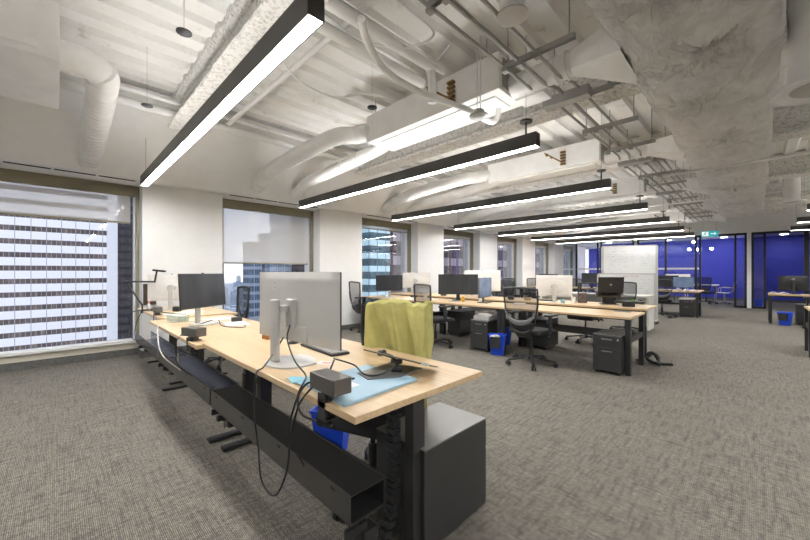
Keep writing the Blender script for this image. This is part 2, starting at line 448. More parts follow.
# ------------------------------------------------------------------ end wall glazing
fr_spans = [(-6.9, -6.12), (-6.05, -5.14), (-5.04, -3.73)]
ew = MB()
ew.box(-6.9, RX1, EY, EY+.14, 2.72, 3.7)
ew.box(-3.70, -3.61, EY, EY+.14, 0, 2.72); ew.box(-.235, -.125, EY, EY+.14, 0, 2.72)
ew.box(1.95, RX1, EY, EY+.14, 0, 2.72)
struct(ew.build('wall_end', M['wall']), 'white end wall around the glazed meeting rooms', 'wall')
def glazed(idx, x0, x1, mull, label, bottom=True):
    f = MB(); a = EY+.03; b = EY+.10
    f.box(x0, x1, a, b, 2.64, 2.72); 
    if bottom: f.box(x0, x1, a, b, 0, .07)
    f.box(x0, x0+.06, a, b, .0, 2.72); f.box(x1-.06, x1, a, b, .0, 2.72)
    for m in mull: f.box(m-.035, m+.035, a, b, .0, 2.68)
    r = f.build('window_%d' % idx, M['frame_black']); struct(r, label, 'window')
    if bottom: B(x0+.06, x1-.06, EY+.06, EY+.07, .07, 2.64).build('window_pane', M['pglass'], r)
    return r
glazed(11, -6.9, -3.72, [-6.08, -5.14, -5.0], 'black framed glass partition of the far left meeting room')
glazed(12, -3.6, -1.50, [-2.61, -1.66], 'black framed glass partition of the middle meeting room')
glazed(13, -.57, -.24, [], 'narrow black framed glass sidelight left of the white strip of wall')
glazed(14, -.12, .24, [], 'narrow black framed glass sidelight right of the white strip of wall')
glazed(15, 1.12, 1.95, [1.2], 'black framed glass partition at the right edge')
hd = MB(); hd.box(-1.50, -.57, EY+.03, EY+.10, 2.64, 2.72); hd.box(.24, 1.12, EY+.03, EY+.10, 2.64, 2.72)
struct(hd.build('door_1', M['frame_black']), 'black header over the open meeting room doorways', 'door frame')
struct(B(-6.9, RX1, 22.0, 22.15, 0, 3.7).build('wall_blue', M['blue_wall']), 'saturated blue back wall of the meeting rooms', 'wall')
struct(B(-6.9, RX1, EY+.14, 22.0, 2.85, 2.9).build('ceiling_room', M['wall']), 'flat white ceiling of the meeting rooms', 'ceiling')
struct(B(-.23, -.13, EY+.14, 22.0, 0, 2.85).build('wall_partition', M['blue_wall']), 'blue partition wall between two meeting rooms', 'wall')
struct(B(-6.9, RX1, 21.985, 22.0, 0, .1).build('baseboard_end', M['baseboard']), 'dark baseboard at the blue wall', 'baseboard')
hb = MB()
for (x0, x1) in [(-6.84, -3.78), (-3.54, -1.56)]:
    hb.box(x0, x1, EY+.052, EY+.058, 1.40, 1.47)
struct(hb.build('trim_1', M['white_trim']), 'frosted horizontal band on the meeting room glass', 'trim')

# ------------------------------------------------------------------ linear luminaires
def make_lum(L):
    r = thing('linear_pendant_light', '', 'ceiling light')
    b = MB(); b.box(-L/2, L/2, -.045, -.038, 0, .13); b.box(-L/2, L/2, .038, .045, 0, .13); b.box(-L/2, -L/2+.006, -.038, .038, 0, .13); b.box(L/2-.006, L/2, -.038, .038, 0, .13); b.box(-L/2, L/2, -.038, .038, .03, .10)
    b.build('housing', M['lum'], r)
    B(-L/2+.006, L/2-.006, -.038, .038, .002, .012).build('diffuser', M['lens'], r)
    B(-L/2+.7, L/2-.15, -.036, .036, .118, .126).build('uplight', M['uplens'], r)
    for s in (-1, 1):
        xx = s*(L/2-.12)
        MB().cyl((xx, 0, .1), (xx, 0, 1.12), .003, n=6).build('suspension_cable', M['pipe_grey'], r)
        if s > 0: MB().cyl((xx, 0, .26), (xx, 0, .275), .06, n=20).cyl((xx, 0, .13), (xx, 0, .26), .009, n=8).build('canopy', M['black'], r)
    return r
lum = make_lum(4.56)
LY = [.87, 3.25, 5.6, 8.0, 10.4, 12.8, 15.1]
nth = ['closest to the camera at upper left', 'second from the camera, over the front desk row', 'third from the camera', 'fourth from the camera', 'fifth from the camera', 'sixth from the camera', 'farthest, in front of the glass partition']
for i, y in enumerate(LY):
    place(lum, i == 0, (-3.747, y, 2.5), 0, 'long black linear pendant light, '+nth[i], 'linear pendant lights over the window side desks')
lr = ['nearest of the right hand row', 'middle of the right hand row', 'farthest of the right hand row']
for i, y in enumerate([10.4, 12.8, 15.1]):
    place(lum, False, (2.98, y, 2.5), 0, 'black linear pendant light at the right edge, '+lr[i], 'linear pendant lights on the right')
for i, (x, y) in enumerate([(2.98, 8.0), (2.98, 5.6), (2.98, 3.25), (2.98, .87), (2.98, -1.5), (-3.787, -1.6)]):
    place(lum, False, (x, y, 2.5), 0, 'black linear pendant light outside the frame, row %d' % (i+1), 'linear pendant lights outside the frame')

# ------------------------------------------------------------------ ceiling services
def spiral(mbx, pts, r, step=.085):
    """round duct with raised seams; pts = centre line"""
    mbx.tube(pts, r, n=22, spline=6)
    P = [Vector(p) for p in pts]
    for a, b in zip(P, P[1:]):
        L = (b-a).length; n = int(L/step)
        for i in range(1, n):
            c = a.lerp(b, i/n); d = (b-a).normalized()
            mbx.cyl(c-d*.006, c+d*.006, r+.004, n=22)
    return mbx
def fan_unit(y, label, x0=-3.75, x1=-1.74, lab2=''):
    r = thing('fan_coil_unit', label, 'air handling unit', (0, y, 0))
    B(x0, x1, 0, .5, 3.06, 3.42, bev=.008).build('casing', M['white_paint'], r)
    B(x0+.2, x1-.1, .10, .4, 3.045, 3.06).build('access_panel', M['white_paint'], r)
    B(x1, x1+.012, .06, .44, 3.09, 3.38, bev=.003).build('end_flange', M['pipe_grey'], r)
    B(x1+.02, x1+.30, .3, .5, 3.03, 3.09).build('control_box', M['white_paint'], r)
    MB().tube([(x1+.05, .4, 3.09), (x1+.1, .35, 3.15), (x1+.2, .38, 3.09)], .004, spline=5).build('wiring', M['dark_red'], r)
    for q in (x0+.15, x1-.15):
        for s in (.03, .47): MB().cyl((q, s, 3.4), (q, s, DECK), .004, n=6).build('hanger_rod', M['pipe_grey'], r)
    v = MB(); v.sph((x0+1.22, -.10, 3.30), .025).sph((x0+1.29, -.08, 3.25), .022).cyl((x0+1.18, -.1, 3.34), (x0+1.45, -.05, 3.14), .011)
    for q in range(5): v.box(x0+1.42, x0+1.50, -.05, -.005, 3.10+q*.05, 3.125+q*.05)
    v.build('valve_set', M['brass'], r)
    return r
units = ['nearest, behind the second pendant light', 'second, above the third pendant light', 'third along the ceiling', 'fourth along the ceiling', 'fifth along the ceiling']
for i in range(5):
    y = 3.0+i*PP
    fan_unit(y, 'white ceiling fan coil casing, '+units[i])
    a = MB(); spiral(a, [(-3.75, y-.0+.10, 3.24), (-3.95, y-.06, 3.20), (-4.15, y-.30, 3.15), (-5.3, y-.45, 3.03), (-5.95, y-.5, 2.90), (-6.22, y-.5, 2.78)], .115)
    tag(a.build('round_duct', M['white_paint'], smooth=True), 'white ribbed round duct bending from the fan coil casing, '+units[i], 'duct')
    a = MB(); spiral(a, [(-3.75, y+.38, 3.18), (-4.05, y+.42, 3.14), (-5.2, y+.34, 3.02), (-5.7, y+.25, 2.94), (-6.2, y+.22, 2.76)], .10, .3)
    tag(a.build('round_duct', M['white_paint'], smooth=True), 'white smooth round duct beside the ribbed one, '+units[i], 'duct')
    # branch to wrapped duct
    b = MB(); b.tube([(-1.72, y+.25, 3.15), (-1.12, y+.25, 3.15)], .11, n=22)
    b.cyl((-1.3, y+.25, 3.15), (-1.28, y+.25, 3.15), .125, n=22).cyl((-1.2, y+.25, 3.15), (-1.18, y+.25, 3.15), .125, n=22)
    N = 24; r0 = []; r1 = []
    for k in range(N):
        t = 2*PI*k/N; c, s_ = math.cos(t), math.sin(t)
        r0.append(b.bm.verts.new((-1.14, y+.25+.11*c, 3.15+.11*s_)))
        mx = max(abs(c), abs(s_)); r1.append(b.bm.verts.new((-.70, y+.25+.34*c/mx, 3.05+.13*s_/mx)))
    for k in range(N): b.bm.faces.new((r0[k], r0[(k+1) % N], r1[(k+1) % N], r1[k]))
    tag(b.build('branch_duct', M['white_paint'], smooth=True), 'white branch duct flaring into the wrapped main, at casing %s' % units[i], 'duct')
# near left unit with its down duct
r = thing('fan_coil_unit', 'large white box at the upper left corner of the ceiling', 'air handling unit', (0, 0, 0))
B(-5.0, -3.85, -1.6, .02, 2.95, 3.4, bev=.008).build('casing', M['white_paint'], r)
B(-3.85, -3.845, -1.4, -.1, 3.0, 3.36, bev=.002).build('access_panel', M['white_paint'], r)
a = MB(); spiral(a, [(-4.2, .0, 3.16), (-4.2, .16, 3.16), (-4.27, .28, 3.14), (-4.45, .32, 3.10), (-6.0, .32, 2.86), (-6.3, .32, 2.76)], .12, .075)
tag(a.build('round_duct', M['white_paint'], smooth=True), 'white ribbed round duct running down to the soffit at upper left', 'duct')
a = MB(); spiral(a, [(-5.0, -.72, 3.14), (-6.0, -.62, 2.92), (-6.3, -.62, 2.78)], .12, .075)
tag(a.build('round_duct', M['white_paint'], smooth=True), 'white round duct end cut by the left edge of the photo', 'duct')

# wrapped main duct
sec = []
for i in range(91):
    t = -1+2*i/90; sec.append((-.43*t, 2.905+.05*abs(t)**7, 1))
for i in range(1, 7): sec.append((-.43-.01*math.sin(i/7*PI), 2.955+.22*i/7, 0))
for i in range(9): sec.append((-.42+.84*i/8, 3.19, 0))
for i in range(1, 7): sec.append((.43+.01*math.sin(i/7*PI), 3.175-.22*i/7, 0))
pins = [(1.0, -.38), (1.75, -.22), (2.45, -.42), (3.3, -.25), (4.3, -.36), (5.6, -.25), (7.2, -.35), (9.0, -.3), (11.0, -.35)]
mb = MB(); NV = 560; rings = []
for j in range(NV+1):
    y = -2.5+16.2*j/NV; row = []
    sagw = .5+.5*math.sin(y*1.9+1); wob = math.sin(y*2.7)*.016+math.sin(y*6.1+2)*.008
    for X0, Z0, bt in sec:
        X = X0-.305+(wob if X0 < 0 else -wob*.8); Z = Z0
        if bt:
            t = X0/.43
            Z -= .045*(1-t*t)*(.5+.8*sagw)
            Z += .010*math.sin(y*9+X*4+2*math.sin(X*7))*(1-.5*abs(t))+.006*math.sin(y*23+X*11)
            for py_, px_ in pins:
                dx, dy = X-px_, y-py_; dd = math.hypot(dx*1.0, dy)
                if dd < .55:
                    fall = (1-dd/.55)
                    an = math.atan2(dy, dx)
                    rid = abs(math.sin(an*6.5+py_*3+dd*3))**.6-.5+.4*math.sin(an*17+py_)
                    Z += .042*rid*fall*min(1, dd*9)+.055*max(0, 1-dd/.14)**2
        row.append(mb.bm.verts.new((X, y, Z)))
    rings.append(row)
n_ = len(sec)
for a_, b_ in zip(rings, rings[1:]):
    for k in range(n_): mb.bm.faces.new((a_[k], a_[(k+1) % n_], b_[(k+1) % n_], b_[k]))
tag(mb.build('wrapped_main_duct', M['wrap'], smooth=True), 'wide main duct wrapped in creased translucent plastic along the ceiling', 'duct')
# tape tabs along edges
for i in range(0, 9):
    y = 1.0+i*1.2
# drop diffuser, right
def drop(x, y, z, label, r=.17):
    t = thing('drop_diffuser', label, 'air diffuser', (x, y, z))
    MB().lathe([(r, .04), (r, DECK-z)], n=36).build('duct_tube', M['white_paint'], t, smooth=True)
    MB().lathe([(r*.95, .05), (r+.09, .03), (r+.09, .0), (r+.06, -.008), (r+.045, .0), (r+.03, .022), (0.001, .022)], n=40).build('flange', M['white_paint'], t, smooth=True)
    MB().lathe([(.001, .008), (r*.85, .008), (r*.95, .016), (r*.9, .02), (.001, .02)], n=36).build('centre_plate', M['silver'], t, smooth=True)
drop(.33, 3.80, 2.58, 'large white round drop diffuser at the upper right edge')
drop(.52, 10.9, 2.75, 'small white round drop diffuser far off at the right edge', .13)
# conduits on trapeze hangers
for i, (x, z, r) in enumerate([(-1.52, 3.05, .014), (-1.39, 3.05, .018), (-1.24, 3.05, .014)]):
    pts = []
    y = -1.0
    while y < 15:
        pts.append((x, y, z)); y += .55
        if 3.2 < y < 3.7: pts[-1] = (x, y-.35, z-.0)
    tag(MB().tube([(x, -1, z), (x, 3.2, z), (x+.03, 3.45, z+.03), (x+.03, 6.1, z+.03), (x, 6.35, z), (x, 15.5, z)], r, n=10).build('conduit', M['pipe_grey'], smooth=True),
        ['metal conduit on the window side of the hanging rack', 'thicker metal conduit in the middle of the hanging rack', 'metal conduit on the duct side of the hanging rack'][i], 'conduit')
for i, (x, z) in enumerate([(-1.10, 3.05), (-1.02, 3.05)]):
    tag(MB().tube([(x, 6.5, z), (x, 15.5, z)], .013, n=8).build('conduit', M['pipe_grey'], smooth=True), ['thin far conduit joining the rack beyond the junction box', 'outermost thin far conduit on the rack'][i], 'conduit')
tr0 = None
for i in range(14):
    y = 1.73+i*.97
    if tr0 is None:
        tr0 = thing('trapeze_hanger', '', 'hanger')
        b = MB(); b.box(-.02, .56, -.02, -.016, 0, .04); b.box(-.02, .56, .016, .02, 0, .04); b.box(-.02, .56, -.02, .02, .036, .04); b.build('strut', M['pipe_grey'], tr0)
        for q in (.02, .52): MB().cyl((q, 0, 0), (q, 0, .60), .005, n=6).build('threaded_rod', M['pipe_grey'], tr0)
        for q in (.0, .13, .28): B(q-.025, q+.025, -.025, .025, -.03, .0, bev=.004).build('clamp', M['pipe_grey'], tr0)
    place(tr0, i == 0, (-1.5, y, 3.02), 0, 'slotted metal trapeze hanger carrying the conduits, row %d from the camera' % (i+1), 'trapeze hangers')
for i, y in enumerate((3.62, 6.4, 9.4)):
    tag(B(-1.56, -1.12, y-.06, y+.06, 2.99, 3.09, bev=.006).build('junction_box', M['pipe_grey']), ['grey junction box on the conduit rack nearest the camera, above the second pendant light', 'grey junction box midway along the conduit rack above the third pendant light', 'small far grey junction box on the conduit rack by the fifth pendant light'][i], 'junction box')
# pipes
def pipe(pts, r, label, m='white_paint', cat='pipe', n=14, spline=0, name='ceiling_pipe'):
    return tag(MB().tube(pts, r, n=n, spline=spline).build(name, M[m], smooth=True), label, cat)
pipe([(-2.23, -1.5, 3.3), (-2.23, 2.62, 3.3)], .055, 'thick white insulated pipe running to the nearest fan coil casing')
pipe([(-2.23, 2.55, 3.3), (-2.28, 2.66, 3.2), (-2.3, 2.68, 3.0)], .045, 'white insulated pipe elbow dropping at the fan coil valves')
pipe([(-2.50, -1.5, 3.3), (-2.50, 2.75, 3.3)], .05, 'second thick white insulated pipe beside the first')
pipe([(-5.36, BY+.1, 3.36), (-5.36, 16, 3.36)], .05, 'long white pipe along the top of the soffit')
pipe([(-5.20, BY+.1, 3.45), (-5.20, 16, 3.45)], .028, 'thinner white pipe beside the long soffit pipe')
pipe([(-5.4, 1.75, 3.42), (-.9, 1.75, 3.42)], .03, 'white sprinkler pipe crossing above the first pendant light')
pipe([(-5.4, 4.75, 3.38), (-.9, 4.75, 3.38), (6, 4.75, 3.38)], .03, 'white sprinkler pipe crossing behind the second pendant light')
pipe([(-5.4, 7.9, 3.40), (6, 7.9, 3.40)], .03, 'white sprinkler pipe crossing above the fourth pendant light')
pipe([(-3.5, 10.9, 3.0), (6, 10.9, 3.0)], .02, 'thin white pipe crossing under the wrapped duct far back')
pipe([(-1.0, 7.0, 2.86), (6, 7.0, 2.86)], .016, 'thin white pipe crossing just below the wrapped duct')
pipe([(-1.87, 1.45, 3.0), (-2.02, 1.62, 3.0), (-2.20, 1.95, 3.0), (-2.22, 2.35, 2.98), (-2.05, 2.9, 2.93), (-1.98, 3.3, 2.90), (-1.93, 3.36, 3.1)], .028, 'thick white flexible hose sagging below the pipes', spline=8)
pipe([(-2.3, 2.0, 3.4), (-2.05, 2.1, 3.2), (-1.9, 2.3, 3.05), (-2.0, 2.5, 3.1), (-2.2, 2.6, 3.3), (-2.1, 2.7, 3.5)], .010, 'thin white cable loop by the fan coil valves', spline=8)
pipe([(-2.6, 1.6, 3.5), (-2.4, 1.9, 3.3), (-2.15, 2.2, 3.28), (-2.0, 2.35, 3.4), (-2.1, 2.1, 3.55)], .010, 'thin white cable loop above the insulated pipes', spline=8)
pipe([(-3.1, 1.4, 3.5), (-3.15, 1.6, 3.2), (-3.0, 1.95, 3.05), (-2.8, 2.2, 3.1), (-2.6, 2.4, 3.05)], .012, 'white flexible cable hanging between pendant lights', spline=8)
# round speaker, detector, small round boxes
t = thing('ceiling_speaker', 'cylindrical white ceiling speaker near the top centre', 'speaker', (-1.13, 2.12, 2.98))
MB().lathe([(.075, .0), (.08, .02), (.08, .2), (.06, .22), (.001, .22)], n=28).build('body', M['white_paint'], t, smooth=True)
MB().lathe([(.001, -.012), (.06, -.012), (.1, -.006), (.1, .004), (.001, .004)], n=32).build('bezel', M['silver'], t, smooth=True)
MB().cyl((0, 0, .2), (0, 0, .64), .006, n=8).build('rod', M['pipe_grey'], t)
t = thing('ceiling_sensor', 'round white sensor hanging on twin rods at the ceiling centre', 'sensor', (-1.93, 2.95, 2.83))
MB().lathe([(.001, -.022), (.05, -.02), (.095, .0), (.095, .012), (.06, .022), (.055, .06), (.001, .06)], n=30).build('body', M['silver'], t, smooth=True)
for q in (-.02, .02): MB().cyl((q, 0, .05), (q, 0, .79), .005, n=8).build('rod', M['white_paint'], t)
for i, (x, y, z, lb) in enumerate([(-2.873, .644, 3.0, 'small black disc hanging above the first pendant light'), (-4.404, .659, 3.0, 'small black disc hanging low over the soffit'), (-2.81, 2.32, 3.0, 'small black disc between the pipes and the ribbed duct')]):
    t = thing('sensor_disc', lb, 'sensor', (x, y, z))
    MB().lathe([(.001, -.01), (.035, -.008), (.05, 0), (.05, .008), (.001, .012)], n=24).build('disc', M['black_soft'], t, smooth=True)
    MB().cyl((0, 0, .01), (0, 0, .62), .0015, n=6).build('wire', M['pipe_grey'], t)
# exit sign
t = thing('exit_sign', 'teal exit sign with a running figure and an arrow hanging before the glass', 'sign', (-1.18, 16.6, 2.67))
B(-.26, .26, -.025, .025, -.11, .11, bev=.006).build('sign_box', M['teal'], t)
B(-.235, -.03, -.029, -.0255, -.09, .09).build('figure_panel', M['sign_white'], t)
mb = MB(); mb.cyl((-.12, -.033, .055), (-.12, -.0295, .055), .016, n=14)
for a, b in [((-.125, .035), (-.145, -.01)), ((-.145, -.01), (-.11, -.035)), ((-.11, -.035), (-.105, -.07)), ((-.145, -.01), (-.17, -.04)), ((-.17, -.04), (-.20, -.04)), ((-.13, .03), (-.095, .01)), ((-.13, .03), (-.165, .015))]:
    mb.tube([(a[0], -.031, a[1]), (b[0], -.031, b[1])], .009, n=6)
mb.build('running_figure', M['teal'], t)
mb = MB(); mb.box(.04, .15, -.029, -.0255, -.015, .015)
mb.prism([(.14, -.055), (.21, 0), (.14, .055)], -.004, 0, T(0, -.0255, 0) @ RX(PI/2)); mb.build('arrow', M['sign_white'], t)
for q in (-.2, .2): MB().cyl((q, 0, .1), (q, 0, 1.04), .004, n=6).build('hanger', M['pipe_grey'], t)
t.scale = (.9, .9, .9)

# ------------------------------------------------------------------ chairs
def make_chair():
    r = thing('office_chair', '', 'chair')
    # five star base
    b = MB(); b.lathe([(.045, .075), (.05, .09), (.04, .13), (.03, .14)], n=16)
    for i in range(5):
        a = 2*PI*i/5+.3; c, s = math.cos(a), math.sin(a)
        b.tube([(.03*c, .03*s, .115), (.17*c, .17*s, .095), (.325*c, .325*s, .072)], .02, n=8, flat=(.022, .014))
    b.build('star_base', M['black_soft'], r, smooth=True)
    for i in range(5):
        a = 2*PI*i/5+.3; c, s = math.cos(a), math.sin(a); x, y = .325*c, .325*s
        w = MB(); px, py = -s, c
        w.cyl((x+px*.010, y+py*.010, .03), (x+px*.030, y+py*.030, .03), .030, n=16); w.cyl((x-px*.010, y-py*.010, .03), (x-px*.030, y-py*.030, .03), .030, n=16)
        w.cyl((x, y, .03), (x, y, .08), .009, n=8); w.box(x-.012, x+.012, y-.012, y+.012, .03, .062)
        w.build('caster', M['black'], r, smooth=True)
    MB().cyl((0, 0, .1), (0, 0, .27), .028, n=16).cyl((0, 0, .26), (0, 0, .42), .016, n=14).build('gas_lift', M['black'], r, smooth=True)
    m = MB(); m.box(-.09, .09, -.17, .12, .405, .445, bev=.012); m.tube([(.08, .02, .42), (.2, .03, .415), (.24, .04, .40)], .008, n=6); m.build('mechanism', M['black_soft'], r)
    def seatfn(u, v): pass
    s = MB(); s.box(-.245, .245, -.21, .27, .445, .515, bev=.03, seg=4)
    for v in s.bm.verts:
        t = (v.co.y+.21)/.48
        w = 1-.14*abs(t-.55)*1.2
        v.co.x *= w
        if t > .8: v.co.z -= (t-.8)*.12
    s.build('seat', M['fabric'], r, smooth=True)
    # back profile
    def yb(z): return -.245-.16*max(0, z-.55)*.9+.05*math.sin((z-.5)*PI/.58)*-1*.4-.02
    def hw(z):
        t = (z-.55)/.52
        return .165+.085*math.sin(min(1, max(0, t)*1.35)*PI/2)
    def curve(x, z): return yb(z)+.9*x*x
    zs = [.56+.51*i/14 for i in range(15)]
    f = MB()
    L = [(-hw(z), curve(hw(z), z), z) for z in zs]; R_ = [(hw(z), curve(hw(z), z), z) for z in reversed(zs)]
    top = [(hw(1.07)*math.cos(PI-t), 0, 0) for t in ()]
    n = 8
    tp = []
    for i in range(1, n):
        x = -hw(1.07)+2*hw(1.07)*i/n
        tp.append((x, curve(x, 1.07), 1.075+.012*(1-(x/hw(1.07))**2)))
    f.tube(L+tp+R_, .014, n=8, flat=(.017, .012))
    b_ = [(hw(.56), curve(hw(.56), .56), .56), (.10, curve(.1, .52), .50), (0, curve(0, .5)+.0, .475), (-.10, curve(.1, .52), .50), (-hw(.56), curve(hw(.56), .56), .56)]
    f.tube(b_, .016, n=8, spline=4, flat=(.02, .014))
    f.build('back_frame', M['black_soft'], r, smooth=True)
    hp = MB(); hp.grid(lambda u, v: ((u-.5)*2*.975*hw(.56+.51*v), curve((u-.5)*2*hw(.56+.51*v), .56+.51*v)+.004, .565+.51*v), 10, 14)
    hp.build('back_mesh', M['mesh'], r, smooth=True)
    # grey lumbar sling (broad u shape)
    l = MB()
    def sling(u, v):
        a = PI*(u); x = -.235*math.cos(a); zc = .86-.25*math.sin(a)**.8
        wd = .012+.05*math.sin(a); z = zc+(v-.5)*wd*1.1
        return (x, curve(x, .6+.3*(z-.6))-.035-.05*(z-.6) , z)
    l.grid(sling, 28, 3); l.build('lumbar_sling', M['grey_plastic'], r, smooth=True, solid=.012)
    pl = MB()
    def spine(u, v):
        w = .18-.08*v; z = .62-.22*v
        return ((u-.5)*2*w, -.275+.10*v*v+.3*((u-.5)*2*w)**2, z)
    pl.grid(spine, 8, 8); pl.build('back_bracket', M['black_soft'], r, smooth=True, solid=.02)
    for sx in (-1, 1):
        a = MB(); a.box(sx*.285-.014, sx*.285+.014, -.04, .025, .50, .70, bev=.008); a.tube([(sx*.16, 0, .44), (sx*.27, -.005, .44), (sx*.285, -.008, .52)], .016, n=8, spline=4, flat=(.024, .012))
        am = a.build('armrest', M['black_soft'], r, smooth=True)
        p = B(sx*.285-.045, sx*.285+.045, -.12, .14, .70, .728, bev=.012, seg=3); p.build('arm_pad', M['black'], am, smooth=True)
    return r
chair = make_chair()
A = math.radians
G1 = 'mesh office chairs at the desks'
chairs = [
 (-1.64, 1.36, 200, 'black office chair with the olive cloth over its backrest, at the front desk'),
 (-2.24, 4.74, -4, 'black mesh office chair in full view beside the blue bin, back to the camera'),
 (-3.98, 4.72, -14, 'black mesh office chair seen just above the olive cloth'),
 (-6.10, 4.86, -10, 'black mesh office chair by the pier and the third window'),
 (-5.22, 1.62, 176, 'black mesh office chair in front of the second window, behind the black screen'),
 (-4.1, 1.98, 185, 'black mesh office chair mostly hidden by the nearest silver monitor'),
 (-2.25, 7.0, 176, 'black office chair behind the pale monitor in the middle desk row'),
 (-2.0, 8.78, 0, 'black office chair behind the laptop, facing the white desk'),
 (-4.4, 7.6, 190, 'black office chair beyond the middle desks, left of the full view chair'),
 (-5.42, 11.8, 20, 'far black mesh chair, right one of the trio by the windows'),
 (-6.03, 11.42, -10, 'far black mesh chair, middle one of the trio by the windows'),
 (-6.12, 10.72, -30, 'far black mesh chair, left one of the trio by the windows'),
 (-4.2, 12.2, 0, 'far black mesh chair in front of the far dark monitor'),
 (-1.93, 12.45, 6, 'black office chair at the far desk right of the whiteboards'),
 (-1.45, 18.9, 200, 'black mesh office chair inside the blue room beside the pale one'),
 (1.10, 12.1, 5, 'black office chair cut by the right edge of the photo'),
]
for i, (x, y, a, lb) in enumerate(chairs):
    place(chair, i == 0, (x, y, 0), A(a), lb, G1)

# conference chairs and table in the meeting room
def conf_chair(loc, rz, label):
    r = thing('conference_chair', label, 'chair', loc, rz)
    f = MB()
    for s in (-1, 1): f.tube([(s*.24, .22, .46), (s*.24, -.1, .44), (s*.24, -.24, .52), (s*.24, -.34, .92)], .012, n=8, spline=5)
    f.tube([(0, 0, .08), (0, 0, .44)], .025, n=10)
    for i in range(5):
        a = 2*PI*i/5; f.tube([(0, 0, .09), (.3*math.cos(a), .3*math.sin(a), .06)], .014, n=6)
    f.build('chrome_frame', M['silver'], r, smooth=True)
    b = MB(); pr = [(.24, .455), (.0, .44), (-.17, .45), (-.25, .52), (-.30, .72), (-.34, .90)]
    def fn(u, v):
        k = v*5; j = min(4, int(k)); t = k-j
        return ((u-.5)*.46, pr[j][0]*(1-t)+pr[j+1][0]*t, pr[j][1]*(1-t)+pr[j+1][1]*t)
    b.grid(fn, 4, 20); b.build('sling_seat', M['monwhite'], r, smooth=True, solid=.02)
    for s in (-1, 1): MB().tube([(s*.26, .15, .47), (s*.27, .12, .66), (s*.27, -.18, .66), (s*.26, -.30, .68)], .012, n=8, spline=4).build('armrest', M['silver'], r, smooth=True)
    for i in range(5):
        a = 2*PI*i/5; MB().sph((.3*math.cos(a), .3*math.sin(a), .03), .03).build('caster', M['black'], r, smooth=True)
conf_chair((-.92, 19.4, 0), A(85), 'pale conference chair with chrome frame inside the blue room')
t = thing('meeting_table', 'pale topped meeting table inside the blue room', 'table', (-1.75, 20.4, 0))
B(-.6, .6, -.5, .5, .71, .74, bev=.006).build('tabletop', M['paper'], t)
for sx in (-1, 1):
    for sy in (-1, 1): MB().cyl((sx*.5, sy*.4, 0), (sx*.5, sy*.4, .71), .02, n=10).build('leg', M['silver'], t)
for i, (px, z) in enumerate([(-4.75, 2.55), (-4.45, 2.55), (-4.2, 2.55), (-4.95, 2.2), (-1.95, 2.62), (-2.1, 2.30), (-1.85, 2.28), (-1.35, 2.30)]):
    t = thing('globe_pendant', 'small glowing globe pendant hanging in the meeting rooms', 'lamp', (px, 19.9, z), 0, 'globe pendants in the meeting rooms')
    MB().sph((0, 0, 0), .05).build('globe', M['globe'], t, smooth=True); MB().cyl((0, 0, .04), (0, 0, 2.85-z), .004, n=6).build('cord', M['black'], t)

cp0 = None  # downlights added to brighten the blue walls of the meeting rooms
for i, (x, y) in enumerate([(-5.6, 19.2), (-5.6, 21), (-3.0, 19.2), (-3.0, 21), (-1.0, 19.0), (-1.0, 21), (.8, 19.0), (.8, 21), (2.8, 20)]):
    if cp0 is None:
        cp0 = thing('fill_downlight', '', 'ceiling light'); MB().lathe([(.12, 0), (.15, 0), (.15, .01), (.12, .01), (.12, 0)], n=28).build('trim_ring', M['white_paint'], cp0)
        MB().lathe([(.001, .002), (.12, .002), (.12, .008), (.001, .008)], n=28).build('light_disc', M['disc'], cp0)
    place(cp0, i == 0, (x, y, 2.838), 0, 'round recessed light added to brighten the meeting rooms', 'added fill lights in the meeting rooms')

# ------------------------------------------------------------------ desks
def desk(x0, x1, y0, y1, z, label, legs=None, tray=None, group=None, four=False):
    r = thing('desk', label, 'desk', ((x0+x1)/2, (y0+y1)/2, 0), 0, group)
    a, b = (x1-x0)/2, (y1-y0)/2
    B(-a+.003, a-.003, -b, b, z-.028, z, bev=.0025).build('desktop', M['wood'], r)
    f = MB(); f.box(-a+.15, a-.15, -.16, -.12, z-.068, z-.029); f.box(-a+.15, a-.15, .12, .16, z-.068, z-.029); f.box(-a+.08, -a+.16, -b+.08, b-.08, z-.05, z-.029); f.box(a-.16, a-.08, -b+.08, b-.08, z-.05, z-.029)
    f.build('underframe', M['black'], r)
    if not four:
        for s in (-1, 1):
            xx = s*(a-.10)
            l = MB(); l.box(xx-.033, xx+.033, -.045, .045, .03, z*.62, bev=.003)
            lo = l.build('leg', M['black'], r)
            B(xx-.027, xx+.027, -.038, .038, z*.6, z-.03, bev=.003).build('lifting_column', M['charcoal'], lo)
            B(xx-.035, xx+.035, -b+.10, b-.10, 0.005, .03, bev=.006).build('foot', M['black'], r)
    else:
        for s in (-1, 1):
            for q in (-b+.05, b-.05):
                if s == -1 and q > 0: pass
                xx = s*(a-.035)
                B(xx-.03, xx+.03, q-.03, q+.03, 0, z-.03, bev=.003).build('leg', M['black'], r)
            B(s*(a-.035)-.02, s*(a-.035)+.02, -b+.08, b-.08, .40, .47, bev=.003).build('side_rail', M['charcoal'], r)
    return r
